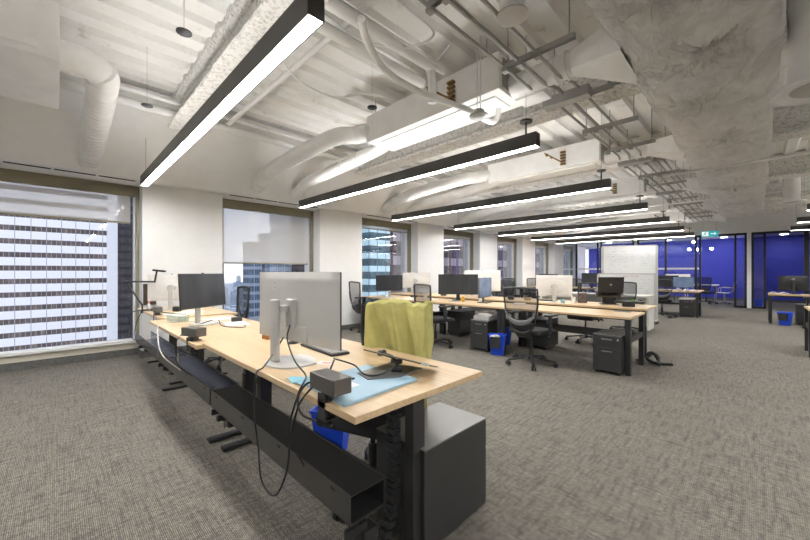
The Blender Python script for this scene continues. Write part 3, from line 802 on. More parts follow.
def tray(r, a0, a1, y0, z0, z1, w, lid, ends=True):
    t = MB()
    t.box(a0, a1, y0, y0+.003, z0, z1+.012); t.box(a0, a1, y0+w-.003, y0+w, z0, z1+.012); t.box(a0, a1, y0, y0+w, z0, z0+.003)
    for q in (a0, a1-.003): pass
    o = t.build('cable_tray', M['tray'], r)
    i = MB(); i.box(a0+.004, a1-.004, y0+.004, y0+w-.004, z0+.004, z0+.007); i.box(a0+.004, a1-.004, y0+w-.007, y0+w-.004, z0+.006, z1)
    i.build('tray_lining', M['tray_in'] if not lid else M['black'], o)
    if lid: B(a0+.0, a1, y0+.003, y0+w+.012, z1+.002, z1+.006).build('tray_lid', M['black'], o)
    h = MB()
    n = 4
    for k in range(n):
        x = a0+.12+(a1-a0-.24)*k/(n-1); h.box(x-.015, x+.015, y0-.0015, y0+.0005, z1-.02, z1-.008)
    h.build('tray_slot', M['slot'], o)
    for x in (a0+.06, a1-.06):
        g = MB(); g.box(x-.012, x+.012, y0+w*.4, y0+w*.4+.003, z0-.16, z0); g.box(x-.012, x+.012, y0+w*.4-.05, y0+w*.4+.05, z0-.10, z0-.06); g.box(x-.03, x+.03, y0+w*.4+.02, y0+w*.4+.09, z0-.16, z0-.09)
        g.build('tray_bracket', M['black'], o)
    return o
GF = 'height adjustable desks in the front row'
FY0, FY1, FZ = .75, 1.57, .785
d1 = desk(-2.83, -1.0, FY0, FY1, FZ, 'oak topped desk nearest the camera, with the silver monitor and blue folder', group=GF)
d2 = desk(-4.66, -2.84, FY0-.035, FY1-.035, FZ-.015, 'oak topped desk in the middle of the front row, under the black screen', group=GF)
d3 = desk(-6.22, -4.67, FY0+.07, FY1+.07, FZ, 'oak topped desk at the pier end of the front row, under the black lamp', group=GF)
cy = (FY0+FY1)/2
tray(d1, -.915+.02, .915-.10, .80-cy, .32, .43, .18, True)
tray(d2, -.91, .91, .80-cy+.035, .32, .43, .20, False)
tray(d3, -.77, .70, .80-cy-.07, .32, .43, .18, False)
# cable chain at the near leg
mb = MB()
for k in range(20):
    z = .74-k*.034; y = .02+(.10*((k-13)/7)**2 if k > 13 else 0)
    mb.box(.915-.21, .915-.155, -.06-y, -.015-y, z-.014, z+.014, bev=.004)
    mb.box(.915-.198, .915-.168, -.05-y, -.025-y, z-.02, z+.02)
mb.build('cable_chain', M['black_soft'], d1)
# patch: bright front trays already; power modules clamped to desk edges
def module(x, y, z, rz, label):
    r = thing('clamp_power_module', label, 'power module', (x, y, z), rz)
    B(-.09, .09, -.035, .05, .035, .10, bev=.004).build('socket_box', M['module'], r)
    c = MB(); c.box(-.028, .028, -.02, .03, .0, .036, bev=.003); c.box(-.028, .028, -.033, -.028, -.075, .028); c.box(-.028, .028, -.033, .03, -.078, -.072); c.box(-.028, .028, -.033, .05, 0.001, .006)
    c.build('clamp', M['charcoal'], r)
    MB().cyl((0, .0, -.10), (0, .0, -.04), .006, n=8).cyl((0, 0, -.112), (0, 0, -.098), .018, n=14).build('clamp_screw', M['black'], r)
module(-1.225, FY0+.033, FZ, A(0), 'black clamp power module on the desk edge beside the blue folder')
module(-3.08, FY0+.0, FZ-.015, A(20), 'dark clamp power module at the joint of the first two front desks')
module(-5.05, FY0+.10, FZ, A(-4), 'dark clamp power module at the far end of the front row')

# middle desks
GM = 'oak benches in the middle group'
for i, (a, b, nm) in enumerate([(-2.9, -1.1, 'right end'), (-4.7, -2.9, 'centre'), (-6.5, -4.7, 'window end')]):
    r = desk(a, b, 5.04, 5.86, .735, 'oak topped desk in the front of the middle group, '+nm, group=GM, four=True)
    rb = desk(a+.0, b, 5.90, 6.70, .775, 'oak topped desk at the back of the middle group, '+nm, group=GM)
    t = MB(); t.box(-.82, .70, .30, .303, .34, .44); t.box(-.82, .70, .40, .403, .34, .44); t.box(-.82, .70, .30, .403, .34, .343); t.build('cable_tray', M['tray'], r)
# white desk
r = thing('white_desk', 'white laminate desk behind the laptop, before the whiteboards', 'desk', (-2.9, 9.55, 0))
B(-1.23, 1.23, -.29, .26, .735, .77, bev=.003).build('desktop', M['cabinet_white'], r)
for s in (-1, 1): B(s*1.21-.02, s*1.21+.02, -.28, .25, 0, .735, bev=.002).build('side_panel', M['cabinet_white'], r)
B(-1.19, 1.19, .1, .12, .3, .735).build('modesty_panel', M['cabinet_white'], r)
GR = 'oak desks in the far group'
for i, (a, b, nm) in enumerate([(-2.95, -1.15, 'right end'), (-4.75, -2.95, 'centre'), (-6.5, -4.75, 'window end')]):
    desk(a, b, 12.85, 13.6, .735, 'far oak topped desk in the front of the far group, '+nm, group=GR, four=True)
    desk(a, b, 13.64, 14.4, .735, 'far oak topped desk at the back of the far group, '+nm, group=GR)
desk(.22, 2.0, 12.8, 13.55, .735, 'oak topped desk at the right edge before the open blue room', group='oak desks on the right', four=True)
desk(.56, 2.3, 8.1, 8.85, .735, 'oak topped desk whose corner just shows at the right edge', group='oak desks on the right', four=True)

# pedestals
def make_ped():
    r = thing('pedestal_cabinet', '', 'cabinet')
    B(-.165, .165, -.25, .25, .035, .495, bev=.004).build('body', M['charcoal'], r)
    B(-.166, .166, -.251, .251, .495, .502, bev=.002).build('top', M['charcoal_lt'], r)
    for (z0, z1) in ((.345, .488), (.045, .337)):
        d = B(-.16, .16, -.262, -.2505, z0, z1, bev=.002).build('drawer', M['charcoal'], r)
        MB().box(-.06, .06, -.278, -.262, z1-.05, z1-.038, bev=.002).build('handle', M['charcoal_lt'], d)
    MB().cyl((.125, -.268, .45), (.125, -.26, .45), .011, n=14).build('lock', M['silver'], r)
    for sx in (-1, 1):
        for sy in (-1, 1):
            MB().cyl((sx*.13-.01, sy*.2, .019), (sx*.13+.01, sy*.2, .019), .019, n=12).build('caster', M['black'], r)
    return r
ped = make_ped()
GP = 'dark metal pedestals'
peds = [(-1.21, 1.415, 180, 'dark pedestal cabinet under the near corner of the front desk'),
 (-1.34, 5.21, 0, 'dark two drawer pedestal at the right end of the middle desks'),
 (-3.22, 5.18, 0, 'dark pedestal with a pale box on top beside the blue bin'),
 (-2.63, 6.02, 180, 'dark pedestal under the desk behind the full view chair'),
 (-4.35, 6.0, 180, 'dark pedestal in shade under the middle desks'),
 (-1.42, 13.10, 0, 'dark pedestal with a pale cushion at the far desk'),
 (.86, 13.15, 0, 'dark pedestal under the right edge desk, behind the blue bin')]
for i, (x, y, a, lb) in enumerate(peds): place(ped, i == 0, (x, y, 0), A(a), lb, GP)
tag(B(-1.59, -1.25, 12.85, 13.34, .503, .545, bev=.015, seg=3).build('seat_cushion', M['monwhite'], smooth=True), 'pale cushion on the far pedestal', 'cushion')
r = thing('storage_box', 'flat pale grey printer on the pedestal beside the blue bin', 'printer', (-3.24, 5.2, .503))
B(-.15, .15, -.18, .16, 0, .065, bev=.006).build('body', M['silver'], r)
B(-.12, .15, -.10, .17, .066, .10, bev=.006).build('lid', M['monwhite'], r)

# bins
def make_bin(label, loc, rz=0, caddy=True, liner=True):
    r = thing('recycling_bin', label, 'bin', loc, rz)
    b = MB()
    def ring(w, d, z): return [(-w, -d, z), (w, -d, z), (w, d, z), (-w, d, z)]
    secs = [ring(.09, .065, 0), ring(.125, .09, .30), ring(.135, .10, .305), ring(.135, .10, .32), ring(.12, .085, .32), ring(.086, .061, .01)]
    vv = [[b.bm.verts.new(p) for p in s] for s in secs]
    for s0, s1 in zip(vv, vv[1:]):
        for k in range(4): b.bm.faces.new((s0[k], s0[(k+1) % 4], s1[(k+1) % 4], s1[k]))
    b.bm.faces.new(vv[0][::-1]); b.bm.faces.new(vv[-1])
    b.build('bin_body', M['blue_bin'], r)
    if caddy:
        k = MB(); k.prism([(-.10, -.10), (.05, -.10), (.045, -.17), (-.095, -.17)], .13, .30); k.build('hanging_caddy', M['black_soft'], r)
        if liner:
            l = MB(); l.sph((-.06, -.13, .30), .045, (1, .8, .6)).sph((.01, -.13, .305), .04, (1, .8, .6)).sph((-.02, -.12, .315), .035, (1.2, .8, .5)); l.build('liner', M['liner'], r, smooth=True)
    return r
make_bin('blue bin under the front desk behind the dark tray', (-2.17, 1.42, 0), A(35), caddy=False)
make_bin('blue bin with a lined grey caddy between pedestal and the full view chair', (-2.88, 4.93, 0), A(25))
make_bin('blue bin mostly hidden behind a desk leg in the middle row', (-3.22, 5.72, 0), 0, caddy=False)
make_bin('blue bin with a dark caddy in front of the right edge desk', (.50, 12.6, 0), A(-10), liner=False)
make_bin('blue bin seen through the narrow glass panel', (.06, 18.2, 0), 0, caddy=False)

# ------------------------------------------------------------------ monitors  (screen faces local -Y)
def monitor(label, loc, rz, w, h, zb, shell='monback', scr='screen', kind='plate', logo=True, tilt=0, cable=True, th=.030, bez=.008, lg=(0, .78, .022)):
    r = thing('monitor', label, 'monitor', loc, rz)
    m = T(0, 0, zb) @ RX(tilt)
    b = MB(); b.box(-w/2, w/2, 0, .012, 0, h, bev=.004, m=m)
    b.build('bezel', M['monblack'], r)
    # bulged back shell
    k = MB()
    def fn(u, v):
        x = (u-.5); z = v
        e = min(1, min(u, 1-u)*9)*min(1, min(v, 1-v)*9)
        mid = max(0, 1-((x/.36)**2+((z-.48)/.34)**2))
        return m @ Vector((x*w, .012+.010*e+(th-.022)*mid**.6, z*h))
    k.grid(fn, 36, 28); k.build('back_shell', M[shell], r, smooth=True)
    B(-w/2+bez, w/2-bez, -.0015, .0, bez+.004, h-bez, m=m).build('screen', M[scr], r)
    c = MB(); c.box(-.012, .012, -.002, .012, h, h+.008, bev=.002, m=m); c.build('webcam', M['monblack'], r)
    smat = M['silver'] if shell != 'monblack' else M['monblack']
    if kind == 'plate':
        B(-.05, .05, .02, .06, zb+h*.42, zb+h*.56, bev=.006).build('mount', smat, r)
        B(-.10, .10, .012, .024, zb+h*.06, zb+h*.24, bev=.004).build('port_cover', M[shell], r)
        s = MB(); s.box(-.028, .028, .075, .105, .008, zb+h*.62, bev=.008, seg=3); s.build('stand_neck', smat, r, smooth=True)
        q = MB(); q.box(-.02, .02, .03, .09, zb+h*.45, zb+h*.53); q.build('stand_arm', smat, r)
        bp = [(-.13, -.10), (.13, -.10), (.13, .02)]+[(.13*math.cos(t), .03+.11*math.sin(t)) for t in [PI*i/10 for i in range(1, 10)]]+[(-.13, .02)]
        MB().prism(bp, 0, .009).build('stand_base', smat, r)
    else:
        s = MB(); s.box(-.035, .035, .03, .05, .01, zb+h*.35, bev=.004); s.build('stand_neck', smat, r)
        MB().box(-.12, .12, -.08, .12, 0, .012, bev=.005).build('stand_base', smat, r)
    if logo:
        g = MB()
        mm = m @ T(lg[0], .0245+(th-.022)*.45, h*lg[1]) @ RX(-PI/2) @ RZ(PI) @ Matrix.Diagonal((lg[2]/.022, lg[2]/.022, 1, 1))
        g.lathe([(.022, 0), (.025, 0), (.025, .0012), (.022, .0012), (.022, 0)], n=28, m=mm)
        # D E L L strokes inside the ring
        for sx, segs in ((-.013, [((0,-.007),(0,.007)), ((0,.007),(.006,0)), ((.006,0),(0,-.007))]), (-.004, [((0,-.006),(0,.006)), ((0,.006),(.005,.006)), ((0,0),(.004,0)), ((0,-.006),(.005,-.006))]), (.004, [((0,.006),(0,-.006)), ((0,-.006),(.004,-.006))]), (.0105, [((0,.006),(0,-.006)), ((0,-.006),(.004,-.006))])):
            for p, q2 in segs:
                pts = [mm @ Vector((-(sx+p[0]), p[1], .001)), mm @ Vector((-(sx+q2[0]), q2[1], .001))]
                g.tube(pts, .0009, n=4)
        g.build('logo', M['logo'], r)
    return r
# nearest monitor : back to camera.  local +Y = back ; camera is on the -Y side of it -> rotate 180
m1 = monitor('large silver monitor with round logo, back to the camera on the nearest desk', (-1.875, .985, FZ), A(186), .79, .40, .115, th=.023, kind='none', lg=(.19, .80, .026))
# its own stand sits nearer the window end
for ch in list(m1.children):
    if ch.name.startswith('stand'): bpy.data.objects.remove(ch)
s = MB(); s.box(.03, .095, .085, .115, .008, .36, bev=.010, seg=3); s.build('stand_neck', M['silver'], m1, smooth=True)
B(.0, .07, .03, .095, .29, .325, bev=.004).build('stand_arm', M['silver'], m1)
B(-.035, .04, .022, .05, .20, .36, bev=.006).build('mount', M['silver'], m1)
B(-.13, .13, .016, .026, .125, .21, bev=.004).build('port_cover', M['monback'], m1)
MB().prism([(.145*math.cos(t), .06+.115*math.sin(t)) for t in [PI*i/14 for i in range(0, 15)]]+[(-.145, -.03), (-.04, -.10), (.10, -.10), (.145, -.02)], 0, .009).build('stand_base', M['silver'], m1)

monitor('black screened monitor facing the camera in the middle of the front row', (-3.98, 1.08, FZ-.015), A(123), .60, .345, .17, 'monback', kind='plate', tilt=A(-4))
monitor('pale monitor seen from behind next to the black lamp', (-5.72, 1.14, FZ), A(-112), .56, .36, .12, 'monwhite', kind='plate')
monitor('dark screen with webcam in front of the third window', (-5.77, 5.25, .735), A(40), .60, .345, .15, 'monwhite', kind='plate')
monitor('pale monitor seen from behind left of the fourth window', (-5.95, 6.32, .775), A(200), .72, .38, .13, 'monwhite', kind='plate')
monitor('wide dark screen behind the yellow toy on the middle desks', (-4.17, 5.64, .735), A(38), .78, .40, .12, 'monblack', kind='foot', logo=False)
monitor('narrow angled screen with a painted blue window reflection beside the wide dark one', (-3.52, 5.60, .735), A(100), .60, .36, .10, 'monblack', 'screen_blue', kind='foot', logo=False)
monitor('pale monitor seen from behind, behind the narrow blue screen', (-4.07, 6.35, .775), A(200), .76, .43, .13, 'monwhite', kind='plate')
monitor('pale monitor seen from behind, above the full view chair', (-2.48, 6.12, .775), A(206), .58, .37, .10, 'monwhite', kind='plate')
monitor('far dark monitor beyond the trio of chairs', (-5.45, 12.95, .735), A(25), .66, .36, .13, 'monblack', kind='foot', logo=False)
monitor('far dark monitor left of the whiteboards', (-3.98, 13.0, .735), A(20), .62, .36, .17, 'monblack', kind='foot', logo=False)
monitor('far black screen, left one right of the whiteboards', (-1.93, 13.2, .735), A(10), .58, .34, .12, 'monblack', kind='foot', logo=False)
monitor('far blue grey screen, right one right of the whiteboards', (-1.52, 13.15, .735), A(18), .50, .32, .10, 'monblack', 'screen_blue', kind='foot', logo=False)
monitor('far pale monitor behind the blue grey screen', (-1.75, 13.9, .735), A(195), .62, .36, .14, 'monwhite', kind='foot', logo=False)
monitor('black monitor with round badge at the right edge desk', (.66, 13.2, .735), A(182), .52, .38, .09, 'monblack', kind='plate', logo=True)
monitor('pale monitor cut by the right edge of the photo', (1.42, 13.2, .735), A(120), .60, .40, .12, 'monwhite', kind='foot', logo=False)

# laptop on its stand
r = thing('laptop_stand', 'folding black stand under the open laptop', 'laptop stand', (-1.70, 6.40, .775), A(205))
B(-.13, .13, -.12, .10, 0, .006, bev=.002).build('base_plate', M['black'], r)
B(-.20, .20, -.14, .15, -.004, .004, bev=.002, m=T(0, 0, .185) @ RX(A(-24))).build('tray_plate', M['dark_bronze'], r)
MB().tube([(-.08, .08, .006), (-.08, -.04, .08), (-.08, .05, .18)], .014, n=6).tube([(.08, .08, .006), (.08, -.04, .08), (.08, .05, .18)], .014, n=6).box(-.10, .10, -.02, .03, .0, .16).build('hinge_arm', M['black'], r)
r = thing('laptop', 'open black laptop with fruit badge, lid towards the camera', 'laptop', (-1.70, 6.40, .995), A(205))
B(-.178, .178, -.125, .125, 0, .014, bev=.004, m=RX(A(-14))).build('keyboard_deck', M['monblack'], r)
lid = B(-.18, .18, -.004, .004, 0, .25, bev=.003, m=T(0, .125, -.02) @ RX(A(-12))).build('lid', M['monblack'], r)
g = MB(); mm = T(0, .13, -.02) @ RX(A(-12)) @ T(0, .0, .125) @ RX(PI/2)
g.prism([(.016*math.cos(t)*(1+.12*math.cos(2*t)), .017*math.sin(t)-.004*abs(math.cos(t))**8) for t in [2*PI*i/20 for i in range(20)]], 0, .001, mm)
g.prism([(.0, .017), (.008, .026), (.006, .018)], 0, .001, mm); g.build('badge', M['key'], lid)
# small dark items next to it
r = thing('picture_frame', 'small dark upright tablet stand left of the laptop', 'stand', (-2.08, 6.32, .775), A(20))
B(-.07, .07, -.01, .01, 0, .17, bev=.004, m=RX(A(-12))).build('panel', M['brown'], r); B(-.05, .05, 0, .09, 0, .01).build('foot', M['black'], r)
r = thing('document_caddy', 'low black organiser with green items at the right end of the middle desks', 'organiser', (-1.36, 6.15, .775), A(20))
B(-.19, .19, -.07, .07, .05, .085, bev=.006).build('tray_top', M['charcoal'], r); B(-.09, .07, -.05, .05, 0, .05, bev=.004).build('pedestal_foot', M['black'], r)
MB().sph((.05, 0, .095), .025, (1.5, 1, .5)).build('green_item', mat('green_item', (.12,.35,.05), .6), r, smooth=True)
tag(B(-.10, .10, -.06, .06, 0, .006).build('dark_pad', M['charcoal_lt']), 'flat dark pad at the right end of the middle desk', 'pad').location = (-1.35, 5.75, .735)

# ------------------------------------------------------------------ things on the front desk
# keyboard
r = thing('keyboard', 'grey keyboard behind the stand of the nearest monitor', 'keyboard', (-2.03, 1.26, FZ), A(-4))
B(-.22, .22, -.065, .065, 0, .014, bev=.004).build('case', M['black_soft'], r)
k = MB()
for i in range(15):
    for j in range(5): k.box(-.212+i*.0285, -.212+i*.0285+.024, -.056+j*.0228, -.056+j*.0228+.019, .014, .021)
k.build('keys', M['key'], r)
r = thing('mouse', 'dark rounded mouse left of the keyboard', 'mouse', (-2.36, 1.22, FZ), A(20))
MB().sph((0, 0, .006), .032, (1, 1.6, .75)).build('body', M['charcoal'], r, smooth=True)
# folder
th = MB(); th.prism([(-1.126, .765), (-1.186, 1.265-.02), (-1.50, 1.33), (-1.60, 1.06), (-1.50, .845), (-1.45, .80)], 0, .010)
th = MB(); th.prism([(-1.105, .775), (-1.135, 1.215), (-1.50, 1.205), (-1.475, .80)], 0, .010)
fo = th.build('folder', M['folder']); fo.location = (0, 0, FZ+.0005)
tag(fo, 'pale blue plastic folder at the near corner of the front desk', 'folder')
B(-1.40, -1.25, .86, .96, .010, .0105).build('label_patch', M['paper'], fo)
MB().cyl((-1.34, .99, .0105), (-1.34, .99, .016), .009, n=14).build('snap_button', M['black'], fo)
# laptop riser
r = thing('laptop_riser', 'folded black laptop riser with a thin tilted plate on the near desk', 'laptop stand', (-1.30, 1.22, FZ))
MB().prism([(-.12, .09), (.07, .13), (.10, -.05), (.02, -.19), (-.10, -.16)], 0.011, .016).build('base_plate', M['charcoal_lt'], r)
h = MB(); h.tube([(.03, -.02, .02), (.02, .0, .055), (-.05, .03, .07), (-.12, .02, .078)], .010, n=8); h.cyl((-.14, .02, .075), (-.10, .02, .085), .016, n=12); h.cyl((.01, -.03, .03), (.05, .0, .03), .014, n=12); h.cyl((-.02, .0, .06), (.03, .02, .06), .012, n=12)
h.build('hinge_arm', M['black'], r, smooth=True)
pa = Vector((-1.46, 1.156, .888)); pb = Vector((-1.125, 1.283, .845)); ax = (pb-pa).normalized(); ay = Vector((-.70, .68, -.22)); ay = (ay-ax*ay.dot(ax)).normalized(); az = ax.cross(ay)
MP = Matrix.Translation((pa+pb)/2-Vector((-1.30, 1.22, FZ))) @ Matrix((ax, ay, az)).transposed().to_4x4()
hl = (pb-pa).length/2
B(-hl, hl, -.02, .16, -.003, .003, bev=.002, m=MP).build('support_plate', M['dark_bronze'], r)
MB().box(hl-.03, hl+.005, -.03, .0, -.004, .010, bev=.002, m=MP).build('stop_tab', M['silver'], r)
r = thing('access_card', 'small red and white card on the near desk in front of the keyboard', 'card', (-1.72, 1.08, FZ), A(30))
B(-.045, .045, -.03, .03, 0.0005, .0015).build('card', M['paper'], r); B(-.02, .035, -.018, .018, .0015, .002).build('print', M['card_red'], r)
w = MB(); w.grid(lambda u, v: (-1.52+.13*(u-.5)+.03*v, .825+.10*(v-.5), FZ+.006+.006*math.sin(u*9+v*5)), 12, 10)
tag(w.build('wipe_cloth', M['cloth_blue'], solid=.002), 'crumpled light blue wipe beside the clamp power module', 'cloth')
r = thing('wooden_block', 'small amber brown wooden block left of the nearest monitor', 'block', (-2.66, 1.16, FZ), A(10))
B(-.04, .04, -.03, .03, 0.0, .03, bev=.003).build('block', M['amber'], r); B(-.035, .035, -.028, .028, .03, .12, bev=.003).build('card_stack', M['wood'], r)
# things around monitor two and three
r = thing('desk_lamp', 'black swing arm lamp clamped at the far end of the front row', 'lamp', (-5.83, .82, FZ))
MB().box(-.02, .02, -.02, .03, -.04, .01, bev=.003).cyl((0, 0, 0), (0, 0, .08), .010, n=10).build('clamp_base', M['black'], r)
e0 = Vector((0, 0, .07)); e1 = Vector((-.16, -.155, .385)); e2 = Vector((.11, .12, .385)); e3 = Vector((.14, .14, .535))
MB().tube([e0, e1], .011, n=8).build('lower_arm', M['black'], r, smooth=True)
MB().tube([e1, e2], .011, n=8).sph(e1, .018).build('upper_arm', M['black'], r, smooth=True)
MB().tube([e2, e3], .011, n=8).sph(e2, .014).build('head_arm', M['black'], r, smooth=True)
MB().box(-.05, .11, -.022, .022, -.012, .012, bev=.005, m=T(*e3) @ RZ(A(45)) @ RY(A(6))).build('lamp_head', M['black'], r)
r = thing('tissue_box', 'pale green patterned tissue box between the two far monitors', 'box', (-4.42, .93, FZ-.015), A(10))
B(-.15, .15, -.05, .05, 0, .065, bev=.004).build('carton', mat('tissue_print', (.52,.60,.52), .6, var=.35, vs=40), r)
r = thing('spray_bottle', 'small clear bottle with a red cap near the lamp', 'bottle', (-5.62, .86, FZ))
MB().lathe([(.001, 0), (.022, 0), (.024, .01), (.024, .08), (.010, .10), (.010, .11), (.001, .11)], n=18).build('body', M['silver'], r, smooth=True)
MB().lathe([(.011, .105), (.012, .13), (.001, .132)], n=14).build('cap', M['ink_red'], r, smooth=True)
r = thing('wall_speaker', 'narrow dark brown speaker mounted on the pier behind the lamp', 'speaker', (-6.53, 1.01, .96))
B(-.02, .02, -.08, .08, -.16, .16, bev=.004).build('enclosure', M['brown'], r)
B(.0205, .024, -.07, .07, -.15, .15).build('grille', M['dark_bronze'], r)
for i, (x, y, w_, d_, rz, lb) in enumerate([(-4.28, 1.30, .21, .29, 20, 'white paper sheet behind the black screen'), (-3.75, 1.30, .30, .21, -10, 'stack of papers right of the black screen'), (-5.1, 1.2, .21, .29, 40, 'paper sheet before the far pale monitor'), (-4.9, .98, .2, .14, 15, 'folded white leaflet beside the tissue box')]):
    o = tag(B(-w_/2, w_/2, -d_/2, d_/2, 0, .004+.003*i).build('paper_sheet', M['paper']), lb, 'paper'); o.location = (x, y, FZ-(.015 if x > -4.66 else 0)); o.rotation_euler = (0, 0, A(rz))
for i, (x, y, z, lb) in enumerate([(-5.35, 1.12, .06, 'small dark charger brick by the lamp'), (-3.9, 1.36, .05, 'small green and black pen cup behind the black screen')]):
    o = tag(B(-.05, .05, -.03, .03, 0, z, bev=.006).build('charger_brick', M['black_soft']), lb, 'charger'); o.location = (x, y, FZ-(.015 if x > -4.66 else 0)); o.rotation_euler = (0, 0, .4+i)

# cables
def cable(pts, r, label, m='cable', name='power_cable'):
    return tag(MB().tube(pts, r, n=7, spline=10).build(name, M[m], smooth=True), label, 'cable')
cable([(-1.98, 1.00, .98), (-1.95, .90, .86), (-1.84, .78, .80), (-1.80, .72, .775), (-1.77, .70, .60), (-1.72, .70, .45), (-1.69, .70, .31), (-1.60, .70, .275), (-1.51, .70, .31), (-1.42, .70, .45), (-1.385, .70, .60), (-1.34, .715, .75), (-1.28, .76, .84), (-1.26, .80, .86)], .0042, 'long black cable looping from the nearest monitor below the dark tray')
cable([(-1.86, .935, 1.0), (-1.82, .90, .93), (-1.70, .88, .84), (-1.55, .86, .80), (-1.42, .78, .81), (-1.39, .735, .77), (-1.42, .71, .60), (-1.40, .77, .45)], .0042, 'black cable from the monitor ports to the clamp module')
cable([(-1.30, .83, .86), (-1.36, .90, .90), (-1.50, 1.0, .86), (-1.48, 1.10, .815), (-1.35, 1.06, .805), (-1.27, 1.08, .81), (-1.25, 1.16, .83), (-1.28, 1.22, .85)], .0045, 'thick black lead lying across the blue folder')
cable([(-1.31, .80, .84), (-1.36, .76, .82), (-1.36, .72, .77), (-1.31, .71, .72), (-1.25, .74, .70)], .0045, 'thick black loop beside the clamp power module')
cable([(-3.08, .76, .83), (-3.30, .80, .80), (-3.36, .75, .79), (-3.33, .69, .72), (-3.30, .70, .55), (-3.3, .82, .42)], .004, 'black cable dropping from the joint of the front desks')
cable([(-4.0, 1.0, .80), (-4.25, .86, .78), (-4.15, .72, .785), (-4.0, .68, .70), (-3.8, .68, .55), (-3.6, .78, .43)], .005, 'pale grey cable dropping into the open tray', 'cable_lt')
cable([(-5.05, .85, .86), (-5.25, .74, .82), (-5.35, .68, .6), (-5.2, .69, .45), (-5.0, .8, .4)], .005, 'black cable from the far clamp module to the tray')
cable([(-5.5, .9, .80), (-5.72, .70, .78), (-5.8, .68, .6), (-5.65, .69, .45), (-5.5, .8, .42)], .005, 'black cable hanging under the lamp')
cable([(-4.0, 1.15, .80), (-3.9, 1.0, .775), (-3.6, .95, .775), (-3.35, .90, .775), (-3.15, .80, .80)], .004, 'black cable lying on the desk before the black screen')
cable([(-3.95, 1.2, .80), (-3.7, 1.15, .775), (-3.5, 1.2, .775), (-3.45, 1.28, .775), (-3.6, 1.33, .775)], .004, 'curled black cable on the sunlit desktop')
cable([(-4.7, 1.1, .79), (-4.95, 1.0, .80), (-5.1, .92, .81), (-5.2, .82, .84)], .006, 'tangled black cable beside the tissue box')
cable([(-.95, 5.9, .02), (-.98, 6.05, .09), (-1.05, 6.1, .12), (-1.1, 6.0, .06), (-.98, 5.95, .02), (-.82, 6.05, .015)], .02, 'bundle of black cables on the floor by the bench leg')
cable([(-1.2, 5.95, .02), (-1.05, 5.98, .16), (-.95, 6.0, .02)], .018, 'black cable hump on the carpet by the bench leg')
# yellow toy, small clutter on the middle desks
r = thing('rubber_duck', 'small yellow rubber duck on the middle desk before the wide screen', 'toy', (-3.92, 5.45, .735), A(-40))
MB().sph((0, 0, .035), .042, (1.15, .9, .8)).sph((.03, 0, .085), .028).build('body', M['yellow'], r, smooth=True); MB().sph((.06, 0, .083), .010, (1.4, 1, .5)).build('beak', mat('duck_beak', (.8,.2,.03), .5), r, smooth=True)
clut = [(-4.6, 5.4, .735, .16, .10, .02, 'paper', 'paper'), (-4.05, 5.35, .735, .22, .10, .012, 'silver', 'keyboard'), (-3.7, 5.75, .735, .10, .08, .04, 'paper', 'notepad'), (-5.2, 5.3, .735, .28, .2, .006, 'paper', 'paper'),
        (-3.0, 6.2, .775, .12, .08, .05, 'wood', 'box'), (-2.7, 6.35, .775, .35, .12, .015, 'black_soft', 'keyboard'), (-2.2, 6.25, .775, .07, .07, .10, 'paper', 'cup'), (-2.32, 6.1, .775, .05, .05, .05, 'cloth_blue', 'tape'), (-2.9, 5.7, .735, .20, .15, .02, 'paper', 'paper'),
        (-3.3, 6.15, .775, .10, .10, .06, 'charcoal', 'box'), (-5.4, 5.65, .735, .14, .09, .05, 'charcoal', 'dock'), (-6.0, 5.4, .735, .20, .16, .03, 'paper', 'paper'), (-4.9, 6.1, .775, .12, .1, .07, 'charcoal', 'box'), (-5.0, 5.6, .735, .09, .09, .11, 'paper', 'cup')]
desc = ['small pale notepad left of the wide dark screen', 'thin silver keyboard in front of the yellow duck', 'white note block near the narrow blue screen', 'papers spread below the screen at the third window', 'small wooden box behind the full view chair', 'black keyboard under the pale monitor above the chair', 'white paper cup between the monitor and the tablet stand', 'small blue item beside the white cup', 'papers behind the top of the full view chair', 'small black box right of the narrow blue screen', 'dark dock beside the screen at the third window', 'papers at the window end of the middle desks', 'dark box beneath the left pale monitor', 'white cup near the screen at the third window']
for (x, y, z, a, b, h_, m_, cat), lb in zip(clut, desc):
    if cat == 'cup': o = MB().lathe([(.001, 0), (a*.4, 0), (a*.55, h_), (a*.5, h_), (a*.37, .005), (.001, .005)], n=18).build('paper_cup', M[m_], smooth=True)
    elif cat == 'keyboard':
        k = MB(); k.box(-a/2, a/2, -b/2, b/2, 0, h_, bev=.003)
        for i in range(10):
            for j in range(4): k.box(-a*.47+i*a*.094, -a*.47+i*a*.094+a*.08, -b*.42+j*b*.21, -b*.42+j*b*.21+b*.17, h_, h_+.004)
        o = k.build('keyboard', M[m_])
    else: o = MB().box(-a/2, a/2, -b/2, b/2, 0, h_, bev=min(.004, h_*.3)).box(-a*.42, a*.35, -b*.4, b*.44, h_, h_+.003).build({'paper': 'paper_stack', 'box': 'small_box', 'dock': 'docking_station', 'notepad': 'notepad', 'tape': 'tape_roll'}[cat], M[m_])
    tag(o, lb, cat); o.location = (x, y, z); o.rotation_euler = (0, 0, random.uniform(-.5, .5))
# far and right desk clutter
for i, (x, y, lb) in enumerate([(.40, 13.05, 'open papers on the right edge desk'), (-1.35, 13.1, 'papers at the end of the far desk'), (-1.9, 13.05, 'small box between the two far screens')]):
    k = MB(); k.grid(lambda u, v: ((u-.5)*.36, (v-.5)*.26, .02+.03*math.sin(u*PI*2)**2), 14, 4)
    o = tag(k.build('open_papers', M['paper'], solid=.006), lb, 'paper'); o.location = (x, y, .735); o.rotation_euler = (0, 0, .4*i)

